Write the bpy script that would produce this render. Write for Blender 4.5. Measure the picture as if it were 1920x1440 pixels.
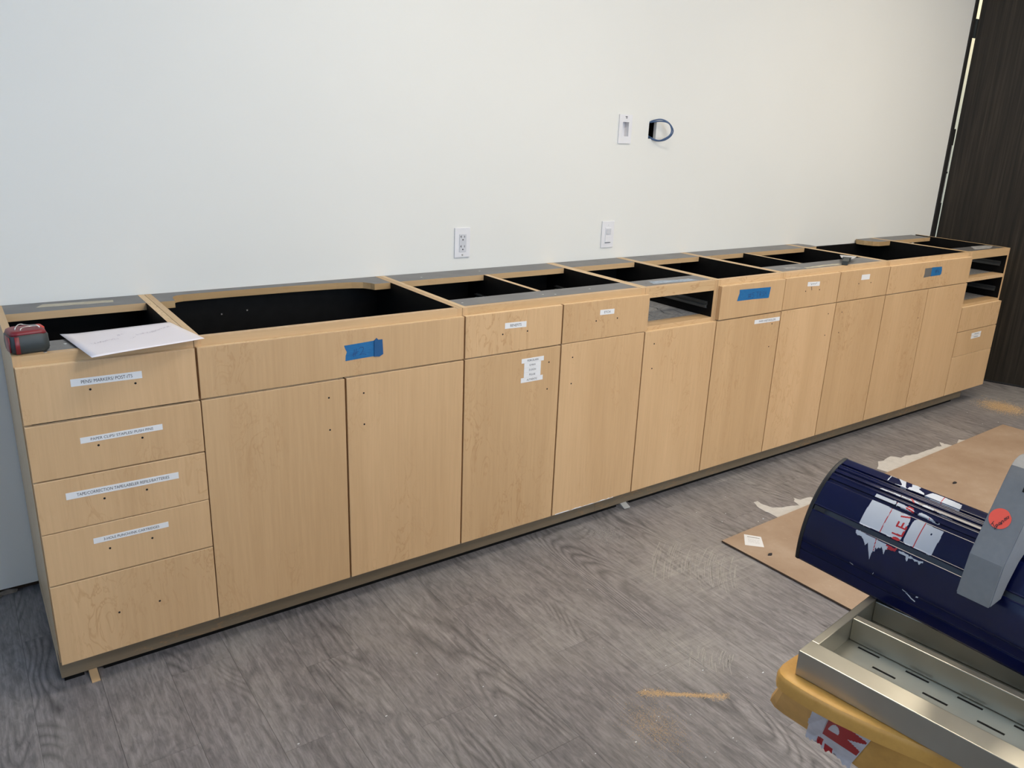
import bpy, bmesh, math, random
from mathutils import Vector, Matrix
random.seed(7)
R = math.radians
for o in list(bpy.data.objects): bpy.data.objects.remove(o)
S = bpy.context.scene
COL = S.collection

# ------------------------------------------------------------------ camera
YAW, PITCH, ROLL, FPX = 0.6342, 0.3062, 0.0432, 1483.83
fwd = Vector((math.sin(YAW)*math.cos(PITCH), math.cos(YAW)*math.cos(PITCH), -math.sin(PITCH)))
rt = Vector((math.cos(YAW), -math.sin(YAW), 0)); up = rt.cross(fwd)
r2 = rt*math.cos(ROLL)+up*math.sin(ROLL); u2 = up*math.cos(ROLL)-rt*math.sin(ROLL)
cam = bpy.data.cameras.new('camera'); cam_o = bpy.data.objects.new('camera', cam); COL.objects.link(cam_o)
M = Matrix((r2, u2, -fwd)).transposed().to_4x4(); M.translation = Vector((0.0154, -1.9634, 1.3982))
cam_o.matrix_world = M
cam.sensor_width = 36; cam.lens = FPX/1920*36
cam.shift_x = (960-981.2)/1920; cam.shift_y = (708.16-720)/1920
cam.clip_start = .02
S.camera = cam_o

# ------------------------------------------------------------------ world, lights, exposure
S.view_settings.view_transform = 'Standard'; S.view_settings.look = 'None'
S.view_settings.gamma = 1; S.view_settings.use_curve_mapping = False
S.view_settings.exposure = 0.10
W = bpy.data.worlds.new('sky'); S.world = W; W.use_nodes = True
bg = W.node_tree.nodes['Background']; bg.inputs[0].default_value = (.55, .72, 1, 1); bg.inputs[1].default_value = 1.0

def area(name, loc, target, sx, sy, power, col):
    l = bpy.data.lights.new(name, 'AREA'); l.shape = 'RECTANGLE'; l.size = sx; l.size_y = sy
    l.energy = power; l.color = col
    o = bpy.data.objects.new(name, l); COL.objects.link(o); o.location = loc
    o.rotation_euler = (Vector(target)-Vector(loc)).to_track_quat('-Z', 'Y').to_euler()
    return o
CEIL = 2.75
# daylight entering by the two windows in the wall behind the photographer
# daylight entering by the wide window in the wall behind the photographer
area('window_daylight', (1.7, -4.36, 1.75), (1.2, 0, 1.2), 2.3, 1.5, 74, (.63, .80, 1))
# and by a second window in the left wall, outside the frame
area('window_daylight', (-2.36, -1.35, 1.95), (0.6, .2, 1.9), 1.5, .9, 21, (.34, .60, 1))
# recessed ceiling panels
PANELS = [(1.45, -.80, 12, 'nearest the left cabinets'), (1.7, -2.7, 32, 'nearest the middle of the room'), (3.8, -.80, 12, 'above the brown hardboard'), (5.3, -1.5, 8, 'nearest the dark door leaf'),
          (3.9, -3.2, 16, 'far behind the photographer on the right')]
for px, py, pw, _ in PANELS:
    area('ceiling_panel_glow', (px, py, CEIL-.035), (px, py, 0), 1.0, .45, pw, (1, .90, .76))

# ------------------------------------------------------------------ node helpers
def newmat(name):
    m = bpy.data.materials.new(name); m.use_nodes = True
    nt = m.node_tree; b = nt.nodes['Principled BSDF']
    return m, nt, b
def N(nt, t, **kw):
    n = nt.nodes.new(t)
    for k, v in kw.items():
        if k.startswith('i_'):
            n.inputs[k[2:].replace('_', ' ')].default_value = v
        else: setattr(n, k, v)
    return n
def lk(nt, a, b): nt.links.new(a, b)
def ramp(nt, fac, stops):
    r = N(nt, 'ShaderNodeValToRGB'); cr = r.color_ramp
    while len(cr.elements) < len(stops): cr.elements.new(.5)
    for e, (p, c) in zip(cr.elements, stops):
        e.position = p; e.color = c if len(c) == 4 else (*c, 1)
    lk(nt, fac, r.inputs[0]); return r.outputs[0]
def mix(nt, fac, a, b, mode='MIX'):
    m = N(nt, 'ShaderNodeMix', data_type='RGBA', blend_type=mode)
    for sock, v in ((m.inputs[0], fac), (m.inputs[6], a), (m.inputs[7], b)):
        if isinstance(v, (int, float)): sock.default_value = v
        elif isinstance(v, tuple): sock.default_value = (*v, 1) if len(v) == 3 else v
        else: lk(nt, v, sock)
    return m.outputs[2]
def coords(nt, scale, rand=True, kind='Object', rot=(0, 0, 0)):
    tc = N(nt, 'ShaderNodeTexCoord'); mp = N(nt, 'ShaderNodeMapping')
    mp.inputs['Scale'].default_value = scale; mp.inputs['Rotation'].default_value = rot
    src = tc.outputs[kind]
    if rand:
        oi = N(nt, 'ShaderNodeObjectInfo'); mu = N(nt, 'ShaderNodeVectorMath', operation='SCALE')
        cb = N(nt, 'ShaderNodeCombineXYZ')
        lk(nt, oi.outputs['Random'], cb.inputs[0]); lk(nt, oi.outputs['Random'], cb.inputs[2]); cb.inputs[1].default_value = .3
        lk(nt, cb.outputs[0], mu.inputs[0]); mu.inputs['Scale'].default_value = 37.0
        ad = N(nt, 'ShaderNodeVectorMath', operation='ADD'); lk(nt, src, ad.inputs[0]); lk(nt, mu.outputs[0], ad.inputs[1]); src = ad.outputs[0]
    lk(nt, src, mp.inputs['Vector']); return mp.outputs[0]
def noise(nt, vec, scale, detail=4, rough=.5, dist=0.):
    n = N(nt, 'ShaderNodeTexNoise'); lk(nt, vec, n.inputs['Vector'])
    n.inputs['Scale'].default_value = scale; n.inputs['Detail'].default_value = detail
    n.inputs['Roughness'].default_value = rough; n.inputs['Distortion'].default_value = dist
    return n.outputs['Fac']
def bump(nt, b, h, strength, dist=.001):
    bp = N(nt, 'ShaderNodeBump'); bp.inputs['Strength'].default_value = strength; bp.inputs['Distance'].default_value = dist
    lk(nt, h, bp.inputs['Height']); lk(nt, bp.outputs[0], b.inputs['Normal'])
def plain(name, col, rough=.5, metal=0., spec=.5, var=.06, vscale=30):
    m, nt, b = newmat(name)
    f = noise(nt, coords(nt, (1, 1, 1)), vscale, 3)
    c = ramp(nt, f, [(.25, tuple(x*(1-var) for x in col)), (.75, tuple(min(1, x*(1+var)) for x in col))])
    lk(nt, c, b.inputs['Base Color'])
    b.inputs['Roughness'].default_value = rough; b.inputs['Metallic'].default_value = metal
    b.inputs['Specular IOR Level'].default_value = spec
    return m

def maple(name, axis='z', light=(.60, .395, .215), dark=(.535, .345, .180), rough=.42):
    m, nt, b = newmat(name)
    g = {'z': (1, 1, .07), 'x': (.07, 1, 1), 'y': (1, .07, 1)}[axis]
    v = coords(nt, g)
    broad = noise(nt, v, 4.5, 4, .55, .9)
    fibre = noise(nt, coords(nt, tuple(.5*k if k == 1 else .02 for k in g)), 330, 2, .6)
    curl = noise(nt, coords(nt, tuple(1 if k == 1 else .32 for k in g)), 20, 3, .6, 1.6)
    c = ramp(nt, broad, [(.30, dark), (.47, tuple((a*.4+c_*.6) for a, c_ in zip(dark, light))), (.62, light), (.8, tuple(x*1.06 for x in light))])
    fl = ramp(nt, curl, [(.47, (.0, .0, .0)), (.497, (1, 1, 1)), (.503, (1, 1, 1)), (.53, (0, 0, 0))])
    mask = noise(nt, coords(nt, tuple(1 if k == 1 else .4 for k in g)), 5, 2)
    mk = ramp(nt, mask, [(.46, (0, 0, 0)), (.66, (.5, .5, .5))])
    mm = mix(nt, 1.0, fl, mk, 'MULTIPLY')
    c2 = mix(nt, mm, c, (.40, .215, .085))
    fr = ramp(nt, fibre, [(.3, (.955, .95, .94)), (.7, (1.03, 1.03, 1.03))])
    c3 = mix(nt, 1.0, c2, fr, 'MULTIPLY')
    oi = N(nt, 'ShaderNodeObjectInfo')
    tone = ramp(nt, oi.outputs['Random'], [(0, (.93, .92, .90)), (1, (1.05, 1.05, 1.06))])
    lk(nt, mix(nt, 1.0, c3, tone, 'MULTIPLY'), b.inputs['Base Color'])
    b.inputs['Roughness'].default_value = rough; b.inputs['Specular IOR Level'].default_value = .35
    bump(nt, b, fibre, .06)
    return m

M_MAPLE = maple('maple_veneer', 'z', (.60, .393, .213), (.53, .338, .176))
M_MAPLEX = maple('maple_rail', 'x', (.62, .42, .235), (.53, .35, .18))
M_MAPLEY = maple('maple_edge', 'y', (.66, .47, .26), (.55, .36, .18))
M_LITTOP = maple('maple_lit_top', 'x', (.80, .61, .38), (.72, .53, .31))  # paler maple: light on the top edges of the fronts put into the colour
M_PLY = maple('raw_board', 'x', (.52, .36, .19), (.36, .22, .095), .8)
M_TOE = maple('toe_board_wood', 'x', (.215, .165, .110), (.17, .128, .082), .5)
M_SIDE = maple('side_laminate', 'z', (.56, .43, .28), (.48, .36, .22))
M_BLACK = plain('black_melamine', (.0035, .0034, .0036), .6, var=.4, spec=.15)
M_DARK = plain('dark_hole', (.004, .003, .003), .9)
M_SCREW = plain('bright_steel', (.7, .7, .68), .3, 1)
M_RUNNER = plain('runner_steel', (.13, .135, .135), .42, .8)
M_PAPER = plain('white_paper', (.80, .76, .80), .75, var=.02, vscale=8)
M_LABEL = plain('label_white', (.74, .74, .75), .55, var=.02)
M_INK = plain('black_ink', (.02, .02, .025), .6)
M_INKBLUE = plain('marker_ink', (.006, .03, .13), .5)
M_PENCIL = plain('pencil_line', (.50, .46, .52), .8)
M_WHITEPL = plain('white_plastic', (.76, .75, .77), .32, var=.02)
M_WHITEGR = plain('grey_white_plastic', (.60, .60, .63), .35, var=.03)

def laminate():
    m, nt, b = newmat('grey_backer_laminate')
    f = noise(nt, coords(nt, (1, 1, 1)), 9, 5, .6, .4)
    s = noise(nt, coords(nt, (1, 6, 1)), 70, 3, .7)
    c = ramp(nt, f, [(.3, (.085, .082, .085)), (.6, (.125, .12, .12)), (.8, (.17, .165, .16))])
    sp = ramp(nt, s, [(.70, (0, 0, 0)), (.82, (.35, .35, .35))])
    lk(nt, mix(nt, sp, c, (.33, .32, .31)), b.inputs['Base Color']); b.inputs['Roughness'].default_value = .36
    return m
M_LAM = laminate()
def residue(name, c0, c1):
    m, nt, b = newmat(name)
    f = noise(nt, coords(nt, (1, 3, 1)), 45, 4, .7)
    lk(nt, ramp(nt, f, [(.35, c0), (.65, c1)]), b.inputs['Base Color']); b.inputs['Roughness'].default_value = .6
    return m
M_RES = residue('adhesive_beige', (.40, .36, .27), (.54, .50, .40))
M_RESB = residue('adhesive_pale_blue', (.20, .25, .32), (.42, .49, .58))
M_RESG = residue('adhesive_grey', (.22, .21, .21), (.42, .41, .40))

def wallpaint(name, col):
    m, nt, b = newmat(name)
    f = noise(nt, coords(nt, (1, 1, 1), False), 1.3, 4)
    lk(nt, ramp(nt, f, [(.3, tuple(x*.97 for x in col)), (.7, col)]), b.inputs['Base Color'])
    b.inputs['Roughness'].default_value = .55; b.inputs['Specular IOR Level'].default_value = .3
    bump(nt, b, noise(nt, coords(nt, (1, 1, 1), False), 260, 2), .05)
    return m
M_WALL = wallpaint('white_wall_paint', (.785, .775, .735))
M_CEIL = wallpaint('ceiling_paint', (.78, .77, .75))

def oak():
    m, nt, b = newmat('grey_oak_vinyl')
    v = coords(nt, (1, .10, 1))
    base = noise(nt, v, 9, 4, .55, .8)
    # cathedral figure: contour lines of a stretched noise field
    fld = noise(nt, coords(nt, (1, .20, 1)), 4.2, 2, .45, .5)
    mth = N(nt, 'ShaderNodeMath', operation='MULTIPLY'); lk(nt, fld, mth.inputs[0]); mth.inputs[1].default_value = 34
    fr = N(nt, 'ShaderNodeMath', operation='PINGPONG'); lk(nt, mth.outputs[0], fr.inputs[0]); fr.inputs[1].default_value = .5
    fibre = noise(nt, coords(nt, (1, .03, 1)), 190, 3, .65)
    geo = N(nt, 'ShaderNodeNewGeometry'); pos = geo.outputs['Position']
    blot = noise(nt, pos, 3.2, 5, .6, .5)
    c = ramp(nt, base, [(.25, (.180, .167, .168)), (.5, (.212, .198, .199)), (.75, (.248, .232, .233))])
    ring = ramp(nt, fr.outputs[0], [(.0, (.50, .50, .51)), (.16, (.80, .80, .80)), (.30, (1.02, 1.02, 1.02)), (.5, (1.12, 1.12, 1.12))])
    rm = ramp(nt, noise(nt, coords(nt, (1, .25, 1)), 5, 2), [(.52, (0, 0, 0)), (.61, (.85, .85, .85))])
    c = mix(nt, 1.0, c, mix(nt, rm, (1., 1., 1.), ring), 'MULTIPLY')
    c = mix(nt, 1.0, c, ramp(nt, fibre, [(.32, (.82, .82, .83)), (.5, (1, 1, 1)), (.70, (1.14, 1.14, 1.14))]), 'MULTIPLY')
    oi = N(nt, 'ShaderNodeObjectInfo')
    c = mix(nt, 1.0, c, ramp(nt, oi.outputs['Random'], [(0, (.96, .955, .96)), (1, (1.04, 1.04, 1.03))]), 'MULTIPLY')
    cer = noise(nt, coords(nt, (1, .22, 1)), 75, 4, .7, .6)
    c = mix(nt, 1.0, c, ramp(nt, cer, [(.33, (.70, .70, .71)), (.50, (1, 1, 1)), (.68, (1.32, 1.31, 1.30))]), 'MULTIPLY')
    # trodden-in plaster dust
    dust = ramp(nt, blot, [(.50, (0, 0, 0)), (.78, (.30, .30, .30))])
    c = mix(nt, dust, c, (.40, .375, .345))
    sm = N(nt, 'ShaderNodeMapping'); sm.inputs['Rotation'].default_value = (0, 0, R(-38)); sm.inputs['Scale'].default_value = (.12, 1, 1); lk(nt, pos, sm.inputs['Vector'])
    strk = ramp(nt, noise(nt, sm.outputs[0], 60, 4, .7, .8), [(.42, (0, 0, 0)), (.66, (1, 1, 1))])
    for (cx, cy, rx, ry, amt) in ((1.95, -.42, .42, .26, .55), (1.55, -.72, .24, .20, .40), (1.25, -.45, .30, .2, .18), (2.6, -.12, .7, .14, .22), (4.9, -.15, .5, .25, .35)):
        d = N(nt, 'ShaderNodeVectorMath', operation='SUBTRACT'); lk(nt, pos, d.inputs[0]); d.inputs[1].default_value = (cx, cy, 0)
        e = N(nt, 'ShaderNodeVectorMath', operation='DIVIDE'); lk(nt, d.outputs[0], e.inputs[0]); e.inputs[1].default_value = (rx, ry, 1)
        L = N(nt, 'ShaderNodeVectorMath', operation='LENGTH'); lk(nt, e.outputs[0], L.inputs[0])
        msk = ramp(nt, L.outputs['Value'], [(.15, (amt, amt, amt)), (1., (0, 0, 0))])
        both = mix(nt, 1.0, mix(nt, .35, strk, (1., 1., 1.)), msk, 'MULTIPLY')
        c = mix(nt, both, c, (.46, .435, .40))
    fine = ramp(nt, noise(nt, pos, 95, 5, .75), [(.62, (0, 0, 0)), (.75, (.22, .22, .22))])
    c = mix(nt, fine, c, (.42, .39, .35))
    lk(nt, c, b.inputs['Base Color'])
    b.inputs['Roughness'].default_value = .5; b.inputs['Specular IOR Level'].default_value = .3
    bump(nt, b, fibre, .12)
    return m
M_OAK = oak()
M_SEAM = plain('floor_substrate', (.05, .045, .042), .9)

def wenge():
    m, nt, b = newmat('dark_wenge_laminate')
    f = noise(nt, coords(nt, (1, 1, .025), False), 62, 4, .6)
    g = noise(nt, coords(nt, (1, 1, .012), False), 230, 2, .6)
    c = ramp(nt, f, [(.30, (.0105, .0078, .005)), (.5, (.021, .0158, .0102)), (.72, (.040, .030, .020))])
    c = mix(nt, 1.0, c, ramp(nt, g, [(.3, (.7, .7, .7)), (.7, (1.25, 1.25, 1.25))]), 'MULTIPLY')
    lk(nt, c, b.inputs['Base Color']); b.inputs['Roughness'].default_value = .5; b.inputs['Specular IOR Level'].default_value = .25
    return m
M_WENGE = wenge()
M_JAMB = plain('black_jamb', (.010, .009, .009), .6)
M_CREAM = plain('cream_strip', (.85, .80, .60), .6, var=.02)
def tape():
    m, nt, b = newmat('blue_masking_tape')
    f = noise(nt, coords(nt, (1, 1, 9)), 60, 3, .6)
    lk(nt, ramp(nt, f, [(.3, (.002, .095, .27)), (.7, (.004, .145, .36))]), b.inputs['Base Color']); b.inputs['Roughness'].default_value = .6
    return m
M_TAPE = tape()
M_TAPEDK = plain('folded_blue_tape', (.003, .075, .22), .6)
M_TAPEGR = plain('grey_tape', (.125, .12, .115), .5)
def hardboard():
    m, nt, b = newmat('brown_hardboard')
    f = noise(nt, coords(nt, (1, 1, 1), False), 5, 6, .65)
    g = noise(nt, coords(nt, (1, 1, 1), False), 60, 5, .7)
    c = ramp(nt, f, [(.3, (.315, .215, .145)), (.55, (.37, .265, .185)), (.8, (.44, .335, .25))])
    c = mix(nt, ramp(nt, g, [(.6, (0, 0, 0)), (.75, (.35, .35, .35))]), c, (.56, .44, .32))
    lk(nt, c, b.inputs['Base Color']); b.inputs['Roughness'].default_value = .6
    return m
M_HARD = hardboard()
M_GAPSHADE = plain('gap_shade_brown', (.07, .048, .032), .9)  # paints the shadow line under the hardboard and the dark wall crack
M_TORN = plain('torn_white_paper', (.56, .54, .51), .85, var=.08, vscale=40)
def steel():
    m, nt, b = newmat('stainless_sheet')
    f = noise(nt, coords(nt, (1, 1, 1), False), 9, 4, .6)
    g = noise(nt, coords(nt, (1, 1, 1), False), 6, 4, .6)
    c = ramp(nt, g, [(.3, (.44, .415, .345)), (.7, (.53, .50, .42))])
    lk(nt, c, b.inputs['Base Color']); b.inputs['Metallic'].default_value = .92
    lk(nt, ramp(nt, f, [(.3, (.30, .30, .30)), (.7, (.38, .38, .38))]), b.inputs['Roughness'])
    return m
M_STEEL = steel()
M_NAVY = plain('navy_gloss_paint', (.0028, .0055, .042), .11, var=.15, spec=.4)
M_NAVYDK = plain('groove_rubber', (.035, .042, .06), .45)
M_RIM = plain('black_rubber_rim', (.008, .009, .012), .4)
M_DECAL = plain('decal_silver_white', (.52, .56, .64), .4, var=.05)
M_RED = plain('decal_red', (.42, .012, .018), .4)
M_GREY = plain('grey_painted_casting', (.235, .24, .25), .30, .3, var=.05, vscale=120)
M_ORANGE = plain('fluorescent_sticker', (.95, .115, .075), .5, var=.02)
def yellow():
    m, nt, b = newmat('yellow_moulded_plastic')
    f = noise(nt, coords(nt, (1, 1, 1), False), 16, 5, .65)
    lk(nt, ramp(nt, f, [(.3, (.58, .29, .060)), (.6, (.74, .39, .090)), (.8, (.78, .45, .13))]), b.inputs['Base Color'])
    b.inputs['Roughness'].default_value = .42
    return m
M_YEL = yellow()
M_TRED = plain('warning_tape_red', (.40, .006, .012), .35)
M_TWHITE = plain('warning_tape_white', (.60, .57, .60), .35, var=.12, vscale=60)
M_CABLE = plain('blue_cable_jacket', (.060, .112, .22), .4)
M_RUBBER = plain('grey_rubber', (.030, .038, .040), .5, var=.1)
M_TRD = plain('red_plastic', (.20, .015, .022), .4)
M_TOR = plain('orange_red_plastic', (.55, .035, .02), .4)
M_SAW = plain('sawdust', (.56, .39, .22), .9, var=.2, vscale=300)
M_PLAS = plain('plaster_dust', (.40, .378, .345), .9, var=.15, vscale=200)
M_SHIM = plain('cedar_shim', (.58, .38, .20), .7, var=.1)
M_GYP = plain('broken_gypsum', (.22, .18, .145), .9, var=.25, vscale=60)
m, nt, b = newmat('lit_diffuser'); b.inputs['Base Color'].default_value = (.9, .85, .75, 1)
b.inputs['Emission Color'].default_value = (1, .88, .68, 1); b.inputs['Emission Strength'].default_value = 4; M_DIFF = m
m, nt, b = newmat('window_glass'); b.inputs['Base Color'].default_value = (1, 1, 1, 1)
b.inputs['Transmission Weight'].default_value = 1; b.inputs['Roughness'].default_value = 0; b.inputs['IOR'].default_value = 1.45; M_GLASS = m

# ------------------------------------------------------------------ mesh helpers
def link(name, bm, mats, parent=None, origin=None):
    """bm is in WORLD coordinates; origin/parent location is subtracted."""
    if not isinstance(mats, (list, tuple)): mats = [mats]
    org = Vector(origin) if origin is not None else None
    if org is None:
        if len(bm.verts):
            lo = Vector((min(v.co[i] for v in bm.verts) for i in range(3))); org = lo
        else: org = Vector((0, 0, 0))
    bmesh.ops.translate(bm, verts=bm.verts, vec=-org)
    me = bpy.data.meshes.new(name); bm.to_mesh(me); bm.free()
    for mm in mats: me.materials.append(mm)
    o = bpy.data.objects.new(name, me); COL.objects.link(o)
    if parent is not None:
        o.parent = parent; o.location = org - WLOC[parent.name]
    else: o.location = org
    WLOC[o.name] = org.copy()
    return o
WLOC = {}
def thing(name, label, cat, loc, group=None):
    o = bpy.data.objects.new(name, None); COL.objects.link(o); o.location = loc; o.empty_display_size = .05
    WLOC[o.name] = Vector(loc); return tag(o, label, cat, group)
def tag(o, label=None, cat=None, group=None, kind=None):
    if label: o['label'] = label
    if cat: o['category'] = cat
    if group: o['group'] = group
    if kind: o['kind'] = kind
    return o
def box(bm, x0, x1, y0, y1, z0, z1, bev=0., mi=0):
    vs = [bm.verts.new((x, y, z)) for x in (x0, x1) for y in (y0, y1) for z in (z0, z1)]
    F = [(0, 1, 3, 2), (4, 6, 7, 5), (0, 4, 5, 1), (2, 3, 7, 6), (0, 2, 6, 4), (1, 5, 7, 3)]
    fs = [bm.faces.new([vs[i] for i in f]) for f in F]
    for f in fs: f.material_index = mi
    if bev:
        es = list({e for f in fs for e in f.edges})
        r = bmesh.ops.bevel(bm, geom=es, offset=bev, segments=2, affect='EDGES', profile=.6)
        for f in r['faces']: f.material_index = mi
    return fs
def B(): return bmesh.new()
def boxo(name, dims, mat, parent=None, bev=0.):
    bm = B(); box(bm, *dims, bev=bev); return link(name, bm, mat, parent)
def prism(bm, pts, z0, z1, mi=0, tf=None):
    """polygon pts (x,y) extruded z0..z1; tf maps (x,y,z)->world"""
    tf = tf or (lambda x, y, z: (x, y, z))
    lo = [bm.verts.new(tf(x, y, z0)) for x, y in pts]; hi = [bm.verts.new(tf(x, y, z1)) for x, y in pts]
    fs = [bm.faces.new(lo[::-1]), bm.faces.new(hi)]
    n = len(pts)
    for i in range(n): fs.append(bm.faces.new((lo[i], lo[(i+1) % n], hi[(i+1) % n], hi[i])))
    for f in fs: f.material_index = mi
    return fs
FRONT = lambda y: (lambda a, b, c: (a, y-c, b))      # polygon (x,z) raised towards the room from the plane y
def disc(bm, x, z, r, y, d=.0006, mi=0, n=10):
    prism(bm, [(x+r*math.cos(2*math.pi*k/n), z+r*math.sin(2*math.pi*k/n)) for k in range(n)], 0, d, mi, FRONT(y))
def tube(bm, pts, r, n=8, mi=0):
    rings = []; P = [Vector(p) for p in pts]; a = None
    for i, p in enumerate(P):
        t = (P[min(i+1, len(P)-1)]-P[max(i-1, 0)]).normalized()
        if a is None: a = t.cross(Vector((.31, .17, .93)))
        else: a = a-t*a.dot(t)
        a.normalize(); b_ = t.cross(a)
        rings.append([bm.verts.new(p+a*r*math.cos(2*math.pi*k/n)+b_*r*math.sin(2*math.pi*k/n)) for k in range(n)])
    for q, s in zip(rings, rings[1:]):
        for k in range(n):
            f = bm.faces.new((q[k], q[(k+1) % n], s[(k+1) % n], s[k])); f.smooth = True; f.material_index = mi
    for rg in (rings[0][::-1], rings[-1]):
        f = bm.faces.new(rg); f.material_index = mi
def spline(pts, n=8):
    P = [Vector(p) for p in pts]; out = []
    for i in range(len(P)-1):
        p0, p1, p2, p3 = P[max(i-1, 0)], P[i], P[i+1], P[min(i+2, len(P)-1)]
        for k in range(n):
            t = k/n
            out.append(.5*((2*p1)+(-p0+p2)*t+(2*p0-5*p1+4*p2-p3)*t*t+(-p0+3*p1-3*p2+p3)*t**3))
    out.append(P[-1]); return out
def ribbon(bm, pts, w, tf, h=.0002, mi=0):
    """polyline pts (a,b) drawn as a flat stroke of width w at height h through tf(a,b,c)"""
    for (a0, b0), (a1, b1) in zip(pts, pts[1:]):
        d = Vector((a1-a0, b1-b0)); L = d.length
        if L < 1e-7: continue
        d /= L; n = Vector((-d.y, d.x))*w/2; e = d*w*.3
        q = [(a0-e.x-n.x, b0-e.y-n.y), (a1+e.x-n.x, b1+e.y-n.y), (a1+e.x+n.x, b1+e.y+n.y), (a0-e.x+n.x, b0-e.y+n.y)]
        f = bm.faces.new([bm.verts.new(tf(x, y, h)) for x, y in q]); f.material_index = mi
def text_into(bm, s, width, height, cx, cy, tf, h, mi, slant=0.):
    cu = bpy.data.curves.new('t', 'FONT'); cu.body = s; cu.size = 1
    ob = bpy.data.objects.new('t', cu); COL.objects.link(ob)
    dg = bpy.context.evaluated_depsgraph_get(); me = bpy.data.meshes.new_from_object(ob.evaluated_get(dg))
    xs = [v.co.x for v in me.vertices]; ys = [v.co.y for v in me.vertices]
    sx = width/(max(xs)-min(xs)); sy = height/(max(ys)-min(ys)); mx = (max(xs)+min(xs))/2; my = (max(ys)+min(ys))/2
    vs = [bm.verts.new(tf(cx+(v.co.x-mx)*sx, cy+(v.co.y-my)*sy+slant*(v.co.x-mx)*sx, h)) for v in me.vertices]
    for p in me.polygons:
        try: f = bm.faces.new([vs[i] for i in p.vertices]); f.material_index = mi
        except ValueError: pass
    bpy.data.objects.remove(ob); bpy.data.curves.remove(cu); bpy.data.meshes.remove(me)
def jag(a, b_, n, amp, seed):
    rr = random.Random(seed); out = []
    for k in range(n):
        t = k/n; out.append((a[0]+(b_[0]-a[0])*t+rr.uniform(-amp, amp), a[1]+(b_[1]-a[1])*t+rr.uniform(-amp, amp)))
    return out

# ------------------------------------------------------------------ the setting
WY = .5807                      # face of the back wall
X0, X1, YF = -2.4, 6.2, -4.4    # room
PW = .152
fl = boxo('floor', (X0, X1, YF, WY+.12, -.06, -.0035), M_SEAM); tag(fl, kind='structure')
joints = {0: -.571, 1: -.804, 3: -.523}
nx0 = int(math.floor((X0-.78)/PW))+1; nx1 = int((X1-.78)/PW)
rr = random.Random(3); npl = 0
for k in range(nx0, nx1):
    j = joints.get(k, -.5+rr.uniform(-.6, .6))
    ys = sorted({max(YF, min(WY+.1, j+1.22*q)) for q in range(-5, 4)})
    for a, c in zip(ys, ys[1:]):
        if c-a < .02: continue
        x = .78+k*PW
        if a < -2.6 or x < -1.4: continue
        bm = B(); box(bm, x+.0003, x+PW-.0003, a+.0003, c-.0003, -.0035, 0.)
        link('plank', bm, M_OAK, fl); npl += 1
bm = B(); box(bm, X0, X1, YF, -2.6-1.22, -.0035, -.0005); box(bm, X0, -1.4-PW, -3.82, WY+.1, -.0035, -.0005)
tag(link('plank_field', bm, M_OAK, fl), kind='stuff')

# back wall with two cut-outs (recessed box, cable opening)
def wall_with_holes(name, xa, xb, za, zb, y, th, holes, mat):
    xs = sorted({xa, xb, *[h[0] for h in holes], *[h[1] for h in holes]})
    zs = sorted({za, zb, *[h[2] for h in holes], *[h[3] for h in holes]})
    bm = B()
    inh = lambda x, z: any(h[0] < x < h[1] and h[2] < z < h[3] for h in holes)
    for a, c in zip(xs, xs[1:]):
        for p, q in zip(zs, zs[1:]):
            if inh((a+c)/2, (p+q)/2): continue
            for yy, order in ((y, 1), (y+th, -1)):
                vs = [bm.verts.new(v) for v in ((a, yy, p), (c, yy, p), (c, yy, q), (a, yy, q))]
                bm.faces.new(vs[::order])
    def strip(p0, p1, q0, q1):
        bm.faces.new([bm.verts.new(v) for v in (p0, p1, q1, q0)])
    for h in [(xa, xb, za, zb)]+list(holes):
        a, c, p, q = h
        ring = [(a, p), (c, p), (c, q), (a, q)]
        for k in range(4):
            u, v = ring[k], ring[(k+1) % 4]
            strip((u[0], y, u[1]), (v[0], y, v[1]), (u[0], y+th, u[1]), (v[0], y+th, v[1]))
    bmesh.ops.remove_doubles(bm, verts=bm.verts, dist=1e-5); bmesh.ops.recalc_face_normals(bm, faces=bm.faces)
    o = link(name, bm, mat); tag(o, kind='structure'); return o
HOLE = (2.4885, 2.5325, 1.374, 1.443); REC = (2.331, 2.3715, 1.377, 1.439)
wb = wall_with_holes('wall_back', X0, 4.972, .022, CEIL, WY, .016, [HOLE, REC], M_WALL)
# behind the plasterboard: dark cavity, floor plate painted dark as the crack under the broken bottom edge
bk = boxo('trim_1', (X0, 4.9715, WY+.10, WY+.12, 0, CEIL), M_DARK); tag(bk, kind='structure')
pl = boxo('trim_2', (X0, 4.972, WY+.022, WY+.10, 0, .012), M_GAPSHADE); tag(pl, kind='structure')
bm = B(); rr = random.Random(5)
x = -.9
while x < .07:
    w = rr.uniform(.02, .06); h = rr.uniform(.006, .019)
    prism(bm, [(x, .001), (x+w*.9, .001), (x+w, h*.6), (x+w*.5, h), (x+.1*w, h*.7)], 0, rr.uniform(.006, .016), 0, FRONT(WY+.008)); x += w*rr.uniform(.8, 2.2)
tag(link('gypsum_crumbs', bm, M_GYP), 'grey broken gypsum crumbs along the bottom edge of the white wall', 'debris', kind='stuff')

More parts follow.
